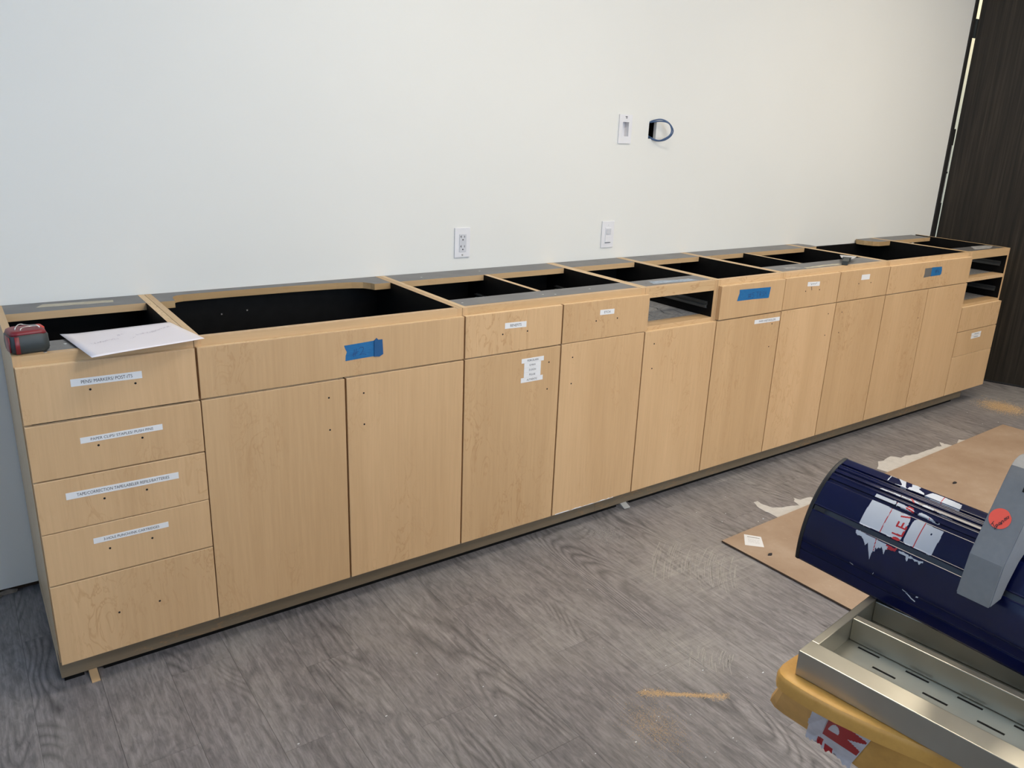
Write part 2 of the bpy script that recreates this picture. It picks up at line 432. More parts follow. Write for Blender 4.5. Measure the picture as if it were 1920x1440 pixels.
tag(boxo('ceiling', (X0, X1, YF, WY+.12, CEIL, CEIL+.08), M_CEIL), kind='structure')
LW = (-2.15, -.55, 1.45, 2.45)
bm = B()
for d in ((YF, LW[0], 0, CEIL), (LW[1], WY+.12, 0, CEIL), (LW[0], LW[1], 0, LW[2]), (LW[0], LW[1], LW[3], CEIL)): box(bm, X0-.1, X0, d[0], d[1], d[2], d[3])
tag(link('wall_left', bm, M_WALL), kind='structure')
w = tag(boxo('window_2', (X0-.062, X0-.056, LW[0]+.05, LW[1]-.05, LW[2]+.05, LW[3]-.05), M_GLASS), kind='structure')
bm = B()
for d in ((LW[0], LW[0]+.05, LW[2], LW[3]), (LW[1]-.05, LW[1], LW[2], LW[3]), (LW[0]+.05, LW[1]-.05, LW[2], LW[2]+.05), (LW[0]+.05, LW[1]-.05, LW[3]-.05, LW[3])): box(bm, X0-.085, X0-.03, d[0], d[1], d[2], d[3])
link('window_frame', bm, M_JAMB, w)
tag(boxo('wall_right', (X1, X1+.1, YF, WY+.12, 0, CEIL), M_WALL), kind='structure')
tag(boxo('trim_3', (5.55, X1, WY+.10, WY+.12, 0, CEIL), M_JAMB), kind='structure')
WINS = [(.50, 2.90, .95, 2.55)]
wall_with_holes('wall_front', X0, X1, 0, CEIL, YF-.1, .1, WINS, M_WALL)
for i, (a, c, p, q) in enumerate(WINS):
    w = tag(boxo('window_%d' % (i+1), (a+.05, c-.05, YF-.062, YF-.056, p+.05, q-.05), M_GLASS), kind='structure')
    bm = B()
    for d in ((a, a+.05, p, q), (c-.05, c, p, q), (a+.05, c-.05, p, p+.05), (a+.05, c-.05, q-.05, q), ((a+c)/2-.02, (a+c)/2+.02, p+.05, q-.05)):
        box(bm, d[0], d[1], YF-.085, YF-.03, d[2], d[3])
    link('window_frame', bm, M_JAMB, w)
for i, (px, py, _, where) in enumerate(PANELS):
    t = thing('ceiling_light', 'flat warm white ceiling panel light '+where, 'light', (px, py, CEIL-.03), 'ceiling panel lights')
    bm = B()
    for d in ((-.6, .6, -.3, -.26), (-.6, .6, .26, .3), (-.6, -.56, -.26, .26), (.56, .6, -.26, .26)):
        box(bm, px+d[0], px+d[1], py+d[2], py+d[3], CEIL-.03, CEIL)
    link('frame', bm, M_WHITEPL, t)
    boxo('diffuser', (px-.56, px+.56, py-.26, py+.26, CEIL-.012, CEIL-.002), M_DIFF, t)

# dark wood leaf at the right, standing a little skewed, with a black jamb and a slit
D0 = Vector((5.020, .565, 0)); DD = Vector((.350, -.937, 0)).normalized(); DN = Vector((-DD.y, DD.x, 0))   # DN points away from the room
def leaf(name, s0, s1, n0, n1, z0, z1, mat, parent=None):
    bm = B(); box(bm, s0, s1, n0, n1, z0, z1)
    for v in bm.verts:
        p = D0+DD*v.co.x+DN*v.co.y; v.co = Vector((p.x, p.y, v.co.z))
    bmesh.ops.recalc_face_normals(bm, faces=bm.faces)
    return link(name, bm, mat, parent)
d1 = leaf('door_1', 0, 1.45, 0, .045, .012, 2.68, M_WENGE); tag(d1, kind='structure')
leaf('door_bottom_edge', .0, 1.45, -.002, .047, .004, .012, M_JAMB, d1)
jb = boxo('trim_4', (4.972, 5.000, .572, .70, 0, CEIL), M_JAMB); tag(jb, kind='structure')
# filler pieces and tape still left in the slit between jamb and leaf
boxo('slit_filler', (5.0002, 5.028, .576, .60, 0, 1.06), M_JAMB, jb)
boxo('slit_filler', (5.0002, 5.014, .576, .60, 1.06, 1.40), M_JAMB, jb)
boxo('slit_filler', (5.0002, 5.028, .576, .60, 1.40, 1.495), M_JAMB, jb)
boxo('slit_filler', (5.0142, 5.028, .576, .60, 1.235, 1.247), M_JAMB, jb)
for z0, z1 in ((1.062, 1.234), (1.248, 1.398)):
    boxo('edge_strip', (5.0145, 5.026, .578, .585, z0, z1), M_RESG, jb)
boxo('edge_tape', (5.0002, 5.026, .568, .575, 1.998, 2.10), M_RUBBER, jb)
# the lit passage that shows through the slit
bm = B()
for d in ((4.8, 7.5, 1.45, 1.5, 0, CEIL), (7.45, 7.5, .70, 1.45, 0, CEIL), (4.75, 4.8, .70, 1.5, 0, CEIL), (4.8, 7.45, .70, 1.45, CEIL, CEIL+.05), (4.8, 7.45, .70, 1.45, -.05, 0)): box(bm, *d)
tag(link('wall_passage', bm, M_CREAM), kind='structure')
area('passage_light', (6.2, 1.05, CEIL-.03), (6.2, 1.05, 0), 1.6, .3, 13, (1, .84, .58))

# ------------------------------------------------------------------ the cabinets
ZB, ZD, ZF, ZT, CF = .0896, .7201, .8557, .876, .016
xs = dict(A0=.0888, AB=.4662, B1=.8507, BC=1.2348, C1=1.6095, CD=1.9906, DE=2.3709, EF=2.7669, F1=3.1521, FG=3.5439, G1=3.9292, GH=4.3196, H1=4.7611)
GAP = .0027; TH = .018; YB = WY-.004
def front(parent, name, x0, x1, z0, z1, holes=(), extra=None, gt=.003, proud=0.):
    bm = B(); box(bm, x0+GAP, x1-GAP, -proud, CF-.0006, z0+.001, z1-gt, bev=.0012)
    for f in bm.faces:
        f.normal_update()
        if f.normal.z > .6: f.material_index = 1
    d = link(name, bm, [M_MAPLE, M_LITTOP], parent)
    for hx, hz in holes:
        h = B(); disc(h, hx, hz, .0027, -proud, .0004); link('screw_hole', h, M_DARK, d)
    return d
def label(parent, x0, x1, zl, zr, h, txt, frac=.72, th=.0006, txth=None, mat=None, name='label_strip'):
    """paper strip from (x0,zl centre) to (x1,zr centre)"""
    bm = B(); s = (zr-zl)/(x1-x0)
    prism(bm, [(x0, zl-h/2), (x1, zr-h/2), (x1, zr+h/2), (x0, zl+h/2)], 0, th, 0, FRONT(0))
    if txt: text_into(bm, txt, (x1-x0)*frac, txth or h*.46, (x0+x1)/2, (zl+zr)/2, FRONT(0), th+.0002, 1, s)
    return link(name, bm, [mat or M_LABEL, M_INK], parent)
def carcass(name, lab, x0, x1, back_x1=None, front_str=True, rear=True, rail=.039, shelf=None, front_d=.112, rear_d=.118):
    t = thing(name, lab, 'cabinet', (x0, CF, ZB))
    e = .0007
    def side(a, c, shear=0.):
        bm = B(); box(bm, a, c, CF, YB, ZB, ZT)
        if shear:
            for v in bm.verts:
                if v.co.y > .3: v.co.x += shear
        for f in bm.faces:
            n = f.normal; f.normal_update(); n = f.normal
            cen = f.calc_center_median()
            if n.z > .5: f.material_index = 1
            elif n.y < -.5: f.material_index = 2
            elif abs(n.x) > .5:
                inner = (n.x > 0) == (a < (x0+x1)/2)
                f.material_index = 0 if inner else 3
        return link('side_panel', bm, [M_BLACK, M_MAPLEY, M_MAPLE, M_SIDE], t)
    side(x0+e, x0+TH); sh = (back_x1-x1) if back_x1 else 0.
    side(x1-TH, x1-e, sh)
    boxo('bottom_panel', (x0+TH, x1-TH, CF+.001, YB-.013, ZB, ZB+.018), M_BLACK, t)
    boxo('back_panel', (x0+TH, x1-TH, YB-.012, YB, ZB, ZT-.022), M_BLACK, t)
    def stretcher(nm, y0, y1, z0, z1, wood):
        bm = B(); box(bm, x0+TH, x1-TH, y0, y1, z0, z1)
        for f in bm.faces:
            f.normal_update()
            f.material_index = 0 if f.normal.z > .5 and not wood else (1 if f.normal.y < -.5 or wood else 2)
        return link(nm, bm, [M_LAM, M_MAPLEX, M_BLACK], t)
    if front_str: fs = stretcher('front_stretcher', CF+.019, CF+front_d, ZT-.019, ZT, False)
    else: fs = None
    stretcher('front_rail', CF, CF+.019, ZT-rail, ZT-.0004, True)
    rs = stretcher('rear_stretcher', YB-rear_d, YB, ZT-.021, ZT-.0003, False) if rear else None
    return t, fs, rs
def mid_rail(t, x0, x1, z0, z1, dust=True):
    boxo('cross_rail', (x0+TH, x1-TH, CF, CF+.06, z0, z1), M_MAPLEX, t)
    if dust: boxo('drawer_shelf', (x0+TH, x1-TH, CF+.06, YB-.013, z0+.002, z1-.001), M_RESG, t)
def runner(t, x, sgn, z, y0=.04, y1=.50):
    bm = B(); w = .011*sgn
    box(bm, min(x, x+w), max(x, x+w), y0, y1, z, z+.010); box(bm, min(x, x+w*1.2), max(x, x+w*1.2), y0, y1, z+.020, z+.023)
    box(bm, min(x, x+w*.3), max(x, x+w*.3), y0, y1, z-.002, z+.025)
    for k in (.2, .5, .8): disc_y = y0+(y1-y0)*k
    return link('drawer_runner', bm, M_RUNNER, t)
def residue_strip(par, pts, mat, z=ZT, seed=1, amp=.0015):
    bm = B(); out = []
    for i in range(len(pts)): out += jag(pts[i], pts[(i+1) % len(pts)], 6, amp, seed+i)
    prism(bm, out, z, z+.0005); return link('adhesive_residue', bm, mat, par)
def nails(par, pts):
    for (x, y) in pts:
        bm = B(); n = 7; prism(bm, [(x+.004*math.cos(6.283*k/n), y+.0035*math.sin(6.283*k/n)) for k in range(n)], ZT, ZT+.0006); link('screw_head', bm, M_SCREW, par)
def divider(t, x, y0=CF+.0195, y1=YB):
    bm = B(); box(bm, x-TH/2, x+TH/2, y0, y1, ZD-.01, ZT-.0008)
    for f in bm.faces:
        f.normal_update(); f.material_index = 1 if f.normal.z > .5 else 0
    o = link('centre_divider', bm, [M_BLACK, M_MAPLEY], t)
    return o

# A : five drawers at the left end
A, fsA, rsA = carcass('drawer_cabinet', 'five-drawer maple base cabinet at the left end, under the white paper', xs['A0'], xs['AB'])
a0, a1 = xs['A0'], xs['AB']
zz = [ZF, ZD, .5805, .4465, .3101, ZB]
HO = [(.230, .325, .785), (.232, .327, .6465), (.230, .324, .5095), (.228, .324, .3755), (.230, .325, .193)]
dA = []
for k in range(5):
    h = HO[k]; gt = .0048 if k in (1,) else (.0015 if k == 3 else .003)
    dA.append(front(A, 'drawer_front', a0, a1+(.003 if k else 0), zz[k+1], zz[k], ((h[0], h[2]), (h[1], h[2])), gt=gt))
label(dA[0], .1925, .341, .8055, .8045, .0175, 'PENS/ MARKERS/ POST-ITS')
label(dA[1], .196, .374, .6645, .666, .0145, 'PAPER CLIPS/ STAPLES/ PUSH PINS', .76)
label(dA[2], .1515, .3995, .533, .531, .0170, 'TAPE/CORRECTION TAPE/LABELER REFILS/BATTERIES', .82)
label(dA[3], .195, .3645, .404, .4035, .0145, '3-HOLE PUNCH/INK CARTRIDGES', .74)
residue_strip(rsA, [(.183, .512), (.372, .505), (.374, .533), (.20, .548)], M_RES, ZT-.0003, 3)
nails(fsA, [(.20, .085), (.155, .030)])
runner(A, a0+TH, 1, .76); runner(A, a1-TH, -1, .76)

# B : sink base with false front and two doors
Bc, _, _ = carcass('sink_cabinet', 'wide maple sink base cabinet marked #2, its top cut open', xs['AB'], xs['BC'], front_str=False, rear=False)
b0, b1 = xs['AB'], xs['BC']
pB = front(Bc, 'front_panel', b0, b1, ZD, ZF)
front(Bc, 'door', b0, xs['B1'], ZB, ZD-.001, ((.801, .669), (.801, .5745))); front(Bc, 'door', xs['B1'], b1, ZB, ZD-.001, ((.904, .666), (.904, .572)))
# rear stretcher with the jigsawn bite
bm = B()
bite = [(.525, .456), (.527, .49), (.532, .512), (.545, .526), (.565, .532), (.70, .536), (.90, .532), (1.05, .522), (1.10, .513), (1.135, .498), (1.152, .475), (1.158, .456)]
prism(bm, [(b0+TH, YB), (b0+TH, .456)]+bite+[(b1-TH, .456), (b1-TH, YB)], ZT-.021, ZT-.0003)
for f in bm.faces:
    f.normal_update(); f.material_index = 0 if f.normal.z > .5 else 1
link('rear_stretcher', bm, [M_LAM, M_PLY], Bc)
for x_, z_ in ((.68, .795), (.76, .80)): boxo('back_screw', (x_, x_+.004, YB-.0150, YB-.0125, z_, z_+.004), M_SCREW, Bc)
# blue tape with #2
bm = B(); o = FRONT(0)
prism(bm, [(.849, .811), (.853, .800), (.857, .792), (.853, .782), (.852, .767), (.90, .769), (.944, .770), (.942, .815), (.90, .813)], 0, .0006, 0, o)
prism(bm, [(.940, .769), (.953, .767), (.965, .773), (.963, .816), (.951, .816), (.945, .822), (.939, .814)], .0005, .0022, 1, o)
prism(bm, [(.937, .769), (.942, .769), (.942, .818), (.938, .816)], .0005, .0032, 1, o)
for st in ([(.873, .785), (.891, .790)], [(.871, .781), (.889, .786)], [(.879, .797), (.876, .776)], [(.885, .798), (.881, .778)],
           [(.893, .797), (.897, .801), (.904, .801), (.906, .796), (.903, .789), (.896, .781), (.894, .780), (.902, .781), (.909, .780), (.914, .778)]):
    ribbon(bm, st, .0011, o, .0008, 2)
link('tape_label', bm, [M_TAPE, M_TAPEDK, M_INKBLUE], pB)

# C : two drawers over two doors
Cc, fsC, rsC = carcass('drawer_cabinet', 'maple cabinet with two drawers labelled BENEFITS and ETCH over two doors', xs['BC'], xs['CD'])
c0, c1, c2 = xs['BC'], xs['C1'], xs['CD']
d1_ = front(Cc, 'drawer_front', c0, c1, ZD, ZF, ((1.373, .782), (1.468, .782)))
d2_ = front(Cc, 'drawer_front', c1, c2+.012, ZD, ZF-.001, ((1.755, .7845), (1.851, .7845)), gt=.001)
e1 = front(Cc, 'door', c0, c1, ZB, ZD, ((1.5615, .666), (1.5595, .5735)), gt=.0035); e2 = front(Cc, 'door', c1, c2, ZB, ZD+.0005, ((1.661, .669), (1.662, .576)), gt=.002)
label(d1_, 1.3805, 1.4625, .808, .806, .0185, 'BENEFITS', .52)
label(d2_, 1.770, 1.834, .812, .8108, .0175, 'ETCH', .42)
bm = B()
for (x0_, x1_, z0_, z1_, tx, fr) in ((1.450, 1.539, .6755, .691, 'PORCELAIN', .49), (1.461, 1.528, .659, .6755, 'E.MAX', .36), (1.461, 1.528, .643, .659, 'D.SIGN', .40), (1.461, 1.528, .6265, .643, 'PULSE', .36), (1.450, 1.538, .610, .6265, 'AUTHENTIC', .48)):
    prism(bm, [(x0_, z0_+.0004), (x1_, z0_+.0004), (x1_, z1_), (x0_, z1_)], 0, .0006, 0, FRONT(0))
    text_into(bm, tx, (x1_-x0_)*fr, .0066, (x0_+x1_)/2, (z0_+z1_)/2, FRONT(0), .0008, 1)
link('label_stack', bm, [M_LABEL, M_INK], e1)
for (par, xa, xb, zc, sd_) in ((e2, 1.625, 1.90, .0042, 5), ):
    bm = B(); rr = random.Random(sd_); up_ = [(xa+(xb-xa)*k/24, ZB+.0012+rr.uniform(.0, zc)) for k in range(25)]
    prism(bm, [(xa, ZB+.0011)]+up_+[(xb, ZB+.0011)], 0, .0004, 0, FRONT(0)); link('chipped_edge', bm, M_LABEL, par)
divider(Cc, 1.605)
runner(Cc, 1.605+.009, 1, .775); runner(Cc, c2-TH, -1, .775); runner(Cc, c0+TH, 1, .775); runner(Cc, 1.605-.009, -1, .775)
nails(rsC, [(1.36, .50), (1.62, .525)]); nails(fsC, [(1.27, .075), (1.58, .075), (1.62, .06), (1.79, .085)])

# D : missing drawer, one door
Dc, fsD, rsD = carcass('open_cabinet', 'narrow maple cabinet with its drawer missing, a dark open slot', xs['CD'], xs['DE'])
d0, d1x = xs['CD'], xs['DE']
front(Dc, 'door', d0, d1x, ZB, ZD, ((2.0425, .669), (2.042, .575)))
mid_rail(Dc, d0, d1x, .713, .733)
runner(Dc, d0+TH, 1, .765); runner(Dc, d1x-TH, -1, .765)
residue_strip(fsD, [(2.075, .060), (2.29, .045), (2.275, .080), (2.16, .092), (2.085, .098)], M_RESB, ZT, 21, .004)
for k in range(5): boxo('back_screw', (2.10+.05*k, 2.105+.05*k, YB-.0155, YB-.0125, .785+.008*(k % 3), .790+.008*(k % 3)), M_SCREW, Dc)
bm = B(); rr = random.Random(9)
for k in range(9):
    x, y = rr.uniform(2.04, 2.32), rr.uniform(.07, .42)
    ribbon(bm, [(x, y), (x+rr.uniform(-.02, .03), y+rr.uniform(.02, .06)), (x+rr.uniform(.0, .04), y+rr.uniform(.03, .08))], rr.uniform(.0015, .004), lambda a, b_, c: (a, b_, .7325+c))
tag(link('shelf_scuffs', bm, M_RUBBER, Dc), kind='stuff')

# E : false front with tape, one door
Ec, _, _ = carcass('cabinet', 'narrow maple cabinet with blue tape reading #5 on its front panel', xs['DE'], xs['EF'], front_str=False)
q0, q1 = xs['DE'], xs['EF']
pE = front(Ec, 'front_panel', q0+.004, q1, ZD, ZF, proud=.002)
eE = front(Ec, 'door', q0, q1, ZB, ZD-.001, ((2.715, .671), (2.714, .574)))
bm = B(); o2 = FRONT(-.002)
prism(bm, [(2.4815, .832), (2.483, .817), (2.478, .805), (2.473, .788), (2.57, .787), (2.667, .784), (2.669, .800), (2.6725, .828)], 0, .0006, 0, o2)
for st in ([(2.541, .812), (2.541, .793)], [(2.551, .814), (2.549, .795)], [(2.536, .807), (2.555, .809)], [(2.535, .799), (2.554, .801)],
           [(2.573, .814), (2.561, .813), (2.561, .806), (2.569, .806), (2.571, .799), (2.566, .793), (2.559, .794)],
           [(2.584, .814), (2.602, .815)], [(2.593, .815), (2.592, .794)], [(2.607, .794), (2.607, .814), (2.615, .812), (2.614, .805), (2.608, .804), (2.617, .794)],
           [(2.632, .813), (2.625, .812), (2.624, .807), (2.631, .802), (2.630, .796), (2.622, .795)], [(2.638, .815), (2.637, .795)], [(2.648, .815), (2.647, .796)], [(2.638, .805), (2.648, .806)]):
    ribbon(bm, st, .0016, o2, .0008, 1)
link('tape_label', bm, [M_TAPE, M_INKBLUE], pE)
label(eE, 2.6005, 2.7615, .690, .688, .0165, 'PAPER SHEETS/ROLLERS', .66)

# F : two drawers over two doors
Fc, fsF, rsF = carcass('drawer_cabinet', 'maple cabinet with two small-labelled drawers, a scraper lying on top', xs['EF'], xs['FG'], front_d=.128)
f0, f1, f2 = xs['EF'], xs['F1'], xs['FG']
g1 = front(Fc, 'drawer_front', f0, f1, ZD, ZF+.001, ((2.913, .790), (3.010, .789))); g2 = front(Fc, 'drawer_front', f1, f2, ZD, ZF+.002, ((3.302, .792), (3.399, .790)))
front(Fc, 'door', f0, f1, ZB, ZD, ((3.1035, .674), (3.103, .577))); front(Fc, 'door', f1, f2, ZB, ZD, ((3.207, .671), (3.207, .577)))
l1 = label(g1, 2.920, 3.0045, .8195, .8155, .0185, None)
bm = B(); rr = random.Random(2)
w = [(2.940+.0028*k, .8178+rr.uniform(-.0034, .0034)) for k in range(17)]; ribbon(bm, w, .0013, FRONT(0), .0009, 0)
ribbon(bm, [(2.950, .806), (2.954, .792)], .003, FRONT(0), .0004, 0); link('scribble', bm, M_INK, g1)
label(g2, 3.316, 3.381, .8195, .8185, .0235, None)
divider(Fc, 3.063)
runner(Fc, 3.063+.009, 1, .775); runner(Fc, f2-TH, -1, .775); runner(Fc, 3.063-.009, -1, .775)
residue_strip(fsF, [(2.965, .046), (3.235, .050), (3.23, .072), (3.10, .072), (2.975, .066)], M_RES, ZT, 31, .004)
residue_strip(fsF, [(2.86, .066), (2.945, .056), (2.935, .092), (2.87, .100)], M_RESG, ZT, 35, .003)

# G : sink base, false front, two doors
Gc, _, _ = carcass('sink_cabinet', 'wide maple sink base with grey and blue tape patch, open top', xs['FG'], xs['GH'], front_str=False, rear=False)
g0, g3, g4 = xs['FG'], xs['G1'], xs['GH']
pG = front(Gc, 'front_panel', g0, g4, ZD, ZF+.001)
front(Gc, 'door', g0, g3, ZB, ZD-.001); front(Gc, 'door', g3, g4, ZB, ZD-.001, ((3.881, .575),))
for pts in ([(g0+TH, YB), (g0+TH, .463), (3.642, .470), (3.655, .52), (3.645, .545), (3.63, YB)],
            [(4.165, YB), (4.150, .56), (4.152, .52), (4.17, .475), (4.20, .455), (g4-TH, .452), (g4-TH, YB)]):
    bm = B(); prism(bm, pts, ZT-.024, ZT-.0003); bmesh.ops.recalc_face_normals(bm, faces=bm.faces)
    for f in bm.faces:
        f.normal_update(); f.material_index = 0 if f.normal.z > .5 else 1
    link('rear_stretcher', bm, [M_LAM, M_PLY], Gc)
bm = B(); o = FRONT(0)
prism(bm, [(3.858, .824), (3.922, .824), (3.922, .781), (3.857, .779), (3.861, .797)], 0, .0006, 0, o)
prism(bm, [(3.922, .825), (4.016, .823), (4.022, .805), (4.021, .786), (4.012, .781), (3.922, .781)], 0, .0010, 1, o)
for st in ([(3.965, .812), (3.961, .795)], [(3.975, .812), (3.972, .795)], [(3.957, .806), (3.980, .807)], [(3.956, .800), (3.978, .801)],
           [(3.995, .812), (3.988, .803), (3.990, .795), (3.997, .797), (3.993, .802)]):
    ribbon(bm, st, .002, o, .0013, 2)
link('tape_label', bm, [M_TAPEGR, M_TAPE, M_INKBLUE], pG)

# H : end cabinet, two open slots over three drawers
Hc, fsH, rsH = carcass('drawer_cabinet', 'right-end maple cabinet with two empty drawer slots above three drawers', xs['GH'], xs['H1'], back_x1=4.812, front_d=.120)
h0, h1 = xs['GH'], xs['H1']
zH = [.5844, .4482, .3087, ZB]
hd = [front(Hc, 'drawer_front', h0+(.002 if k < 2 else 0), h1+.003, zH[k+1], zH[k], gt=.003 if k == 1 else .0012) for k in range(3)]
mid_rail(Hc, h0, h1, .716, .735); mid_rail(Hc, h0, h1, .575, .597)
for z in (.775, .635):
    runner(Hc, h0+TH, 1, z); runner(Hc, h1-TH, -1, z)
bm = B()
for z in (.41, .427):
    prism(bm, [(4.490, z-.017+.0005), (4.593, z-.017+.002), (4.595, z+.0005), (4.488, z-.001)], 0, .0006, 0, FRONT(0))
for z, a_, b_ in ((.4185, 4.520, 4.570), (.4015, 4.519, 4.566)): ribbon(bm, [(a_+(b_-a_)*k/14, z+.0018*(-1)**k) for k in range(15)], .0018, FRONT(0), .0008, 1)
link('label_strip', bm, [M_LABEL, M_INK], hd[1])
residue_strip(fsH, [(4.45, .060), (4.60, .055), (4.73, .095), (4.70, .125), (4.56, .130)], M_RESG, ZT, 51, .005)

# plinth under the run
pt = thing('plinth', 'brown toe-kick plinth running under the whole row of cabinets', 'plinth', (.0888, .0623, .0004))
for a, c in ((.0888, 1.8693), (1.8698, 4.655)):
    boxo('toe_board', (a+.0002, c-.0002,   .0623, .0803, .0125, ZB-.0004), M_TOE, pt)
boxo('end_board', (.0890, .107, .0806, YB, .0125, ZB-.0004), M_SIDE, pt); boxo('end_board', (4.637, 4.655, .0806, YB, .0125, ZB-.0004), M_TOE, pt)
boxo('rear_board', (.1072, 4.6368, YB-.018, YB, .0125, ZB-.0004), M_TOE, pt)
for a, c in ((.095, .140), (.185, 1.985), (2.055, 4.560)): boxo('shadow_gap_strip', (a, c, .066, .0785, .0004, .0123), M_BLACK, pt)  # added black strips stand for the shade in the gap below the toe boards
for k in range(1, 6): boxo('cross_board', (.1+.75*k, .118+.75*k, .0806, YB-.0182, .0125, ZB-.0004), M_TOE, pt)
def shim(x0, x1, y0, y1, mat, lab, rot=0.):
    bm = B(); prism(bm, [(y0, .0003), (y1, .0003), (y1, .0123), (.07, .0123), (y0, .0025)], x0, x1, 0, lambda a, b_, c: (c+rot*(a-y0), a, b_))
    bmesh.ops.recalc_face_normals(bm, faces=bm.faces); return tag(link('wooden_shim', bm, mat), lab, 'shim')
shim(.151, .170, .020, .30, M_SHIM, 'tan wooden shim poking from under the left end of the plinth', -.02)
shim(2.000, 2.030, .035, .30, M_TORN, 'pale split shim poking from under the plinth below the open cabinet', .1)
shim(4.60, 4.63, .10, .40, M_SHIM, 'wooden shim tucked under the right end of the plinth, in shadow', 0)

# ------------------------------------------------------------------ things on the cabinets
# sheet of paper
P00, P10, P11, P01 = (.199, .163), (.451, .190), (.486, -.010), (.233, -.072)
bm = B(); n = 14; g = {}
def paper_pt(s, t, c=0.):
    x = (1-s)*(1-t)*P00[0]+s*(1-t)*P10[0]+s*t*P11[0]+(1-s)*t*P01[0]; y = (1-s)*(1-t)*P00[1]+s*(1-t)*P10[1]+s*t*P11[1]+(1-s)*t*P01[1]
    z = ZT+.0016+.004*max(0, s-.75)**1.5*8*max(0, t-.4)*.4+.0015*math.sin(3.1*s+1)*t+.003*max(0, .12-s)/.12*(1-t)
    return (x, y, z+c)
for i in range(n+1):
    for j in range(n+1):
        g[i, j, 0] = bm.verts.new(paper_pt(i/n, j/n)); g[i, j, 1] = bm.verts.new(paper_pt(i/n, j/n, .0006))
for i in range(n):
    for j in range(n):
        f = bm.faces.new((g[i, j, 1], g[i, j+1, 1], g[i+1, j+1, 1], g[i+1, j, 1])); f.smooth = True
        bm.faces.new((g[i, j, 0], g[i+1, j, 0], g[i+1, j+1, 0], g[i, j+1, 0])).smooth = True
for k in range(n):
    for (p, q) in (((k, 0), (k+1, 0)), ((k, n), (k+1, n)), ((0, k), (0, k+1)), ((n, k), (n, k+1))):
        bm.faces.new((g[(*p, 0)], g[(*q, 0)], g[(*q, 1)], g[(*p, 1)]))
bmesh.ops.recalc_face_normals(bm, faces=bm.faces)
pap = tag(link('paper_sheet', bm, M_PAPER), 'white sheet of paper with faint pencil notes on the left cabinet', 'paper')
bm = B(); rr = random.Random(4); tfp = lambda a, b_, c: paper_pt(a, b_, .0009)
for (s0, t0, s1, t1, k) in ((.13, .52, .38, .45, 40), (.40, .32, .47, .31, 12), (.56, .40, .74, .36, 30), (.70, .38, .94, .20, 40), (.46, .52, .53, .50, 8)):
    w = [(s0+(s1-s0)*i/k+rr.uniform(-.012, .012), t0+(t1-t0)*i/k+rr.uniform(-.03, .03)) for i in range(k+1)]
    ribbon(bm, w, .0030, tfp)
link('pencil_notes', bm, M_PENCIL, pap)

# tape measure lying on its side
tm = thing('tape_measure', 'red and black tape measure lying at the left end of the cabinets', 'tape measure', (.125, .066, ZT))
RT = Matrix.Rotation(R(8), 4, 'Z')
def rounded(hx, hy, r, n=6, cx=0, cy=0):
    out = []
    for sx, sy, a0_ in ((1, 1, 0), (-1, 1, 90), (-1, -1, 180), (1, -1, 270)):
        for k in range(n+1):
            a = R(a0_+90*k/n); out.append((cx+sx*(hx-r)+r*math.cos(a), cy+sy*(hy-r)+r*math.sin(a)))
    return out
def tmpart(name, build, mats):
    bm = B(); build(bm)
    bmesh.ops.transform(bm, matrix=Matrix.Translation((.125, .066, ZT+.0008))@RT, verts=bm.verts)
    bmesh.ops.recalc_face_normals(bm, faces=bm.faces); return link(name, bm, mats, tm)
def loft(bm, rings, mi=0, smooth=True):
    vs = [[bm.verts.new(p) for p in r] for r in rings]
    for a, c in zip(vs, vs[1:]):
        for k in range(len(a)):
            f = bm.faces.new((a[k], a[(k+1) % len(a)], c[(k+1) % len(a)], c[k])); f.material_index = mi; f.smooth = smooth
    for r in (vs[0][::-1], vs[-1]):
        f = bm.faces.new(r); f.material_index = mi
def body(bm):
    loft(bm, [[(x, y, z) for x, y in rounded(hx, hy, .016)] for hx, hy, z in ((.034, .034, 0), (.038, .037, .004), (.039, .038, .020), (.038, .037, .038), (.033, .031, .046))])
tmpart('case', body, M_RUBBER)
tmpart('case_top', lambda bm: loft(bm, [[(x, y, z) for x, y in rounded(hx, hy, .014)] for hx, hy, z in ((.0365, .0345, .0405), (.034, .032, .0475), (.030, .027, .0500))]), M_TRD)
def band(bm):
    for s in (-1,):
        loft(bm, [[(x, y, z) for x, y in rounded(.0045, .0010, .0008, 2, -.026, -.0382)] for z in (.002, .040)])
    loft(bm, [[(x, y, z) for x, y in rounded(.0012, .016, .0008, 2, -.0388, -.012)] for z in (.004, .038)])
tmpart('red_band', band, M_TRD)
tmpart('corner_grip', lambda bm: loft(bm, [[(x, y, z) for x, y in rounded(hx, .013, .006, 4, .029, .010)] for hx, z in ((.0105, .030), (.0095, .0470), (.006, .0505))]), M_TOR)
tmpart('side_slots', lambda bm: (box(bm, .0385, .0398, -.02, -.014, .006, .034), box(bm, .0385, .0398, -.008, -.002, .006, .034)), M_DARK)
def clip(bm):
    tube(bm, spline([(-.022, -.014, .050), (-.020, -.012, .056), (-.008, .004, .0585), (.006, .002, .055), (.022, -.004, .0545), (.025, -.006, .050)], 6), .0013, 6)
    tube(bm, spline([(-.013, -.020, .050), (-.010, -.017, .054), (.006, -.008, .0545), (.024, -.010, .0535), (.0255, -.011, .050)], 6), .0011, 6)
tmpart('belt_clip', clip, M_SCREW)

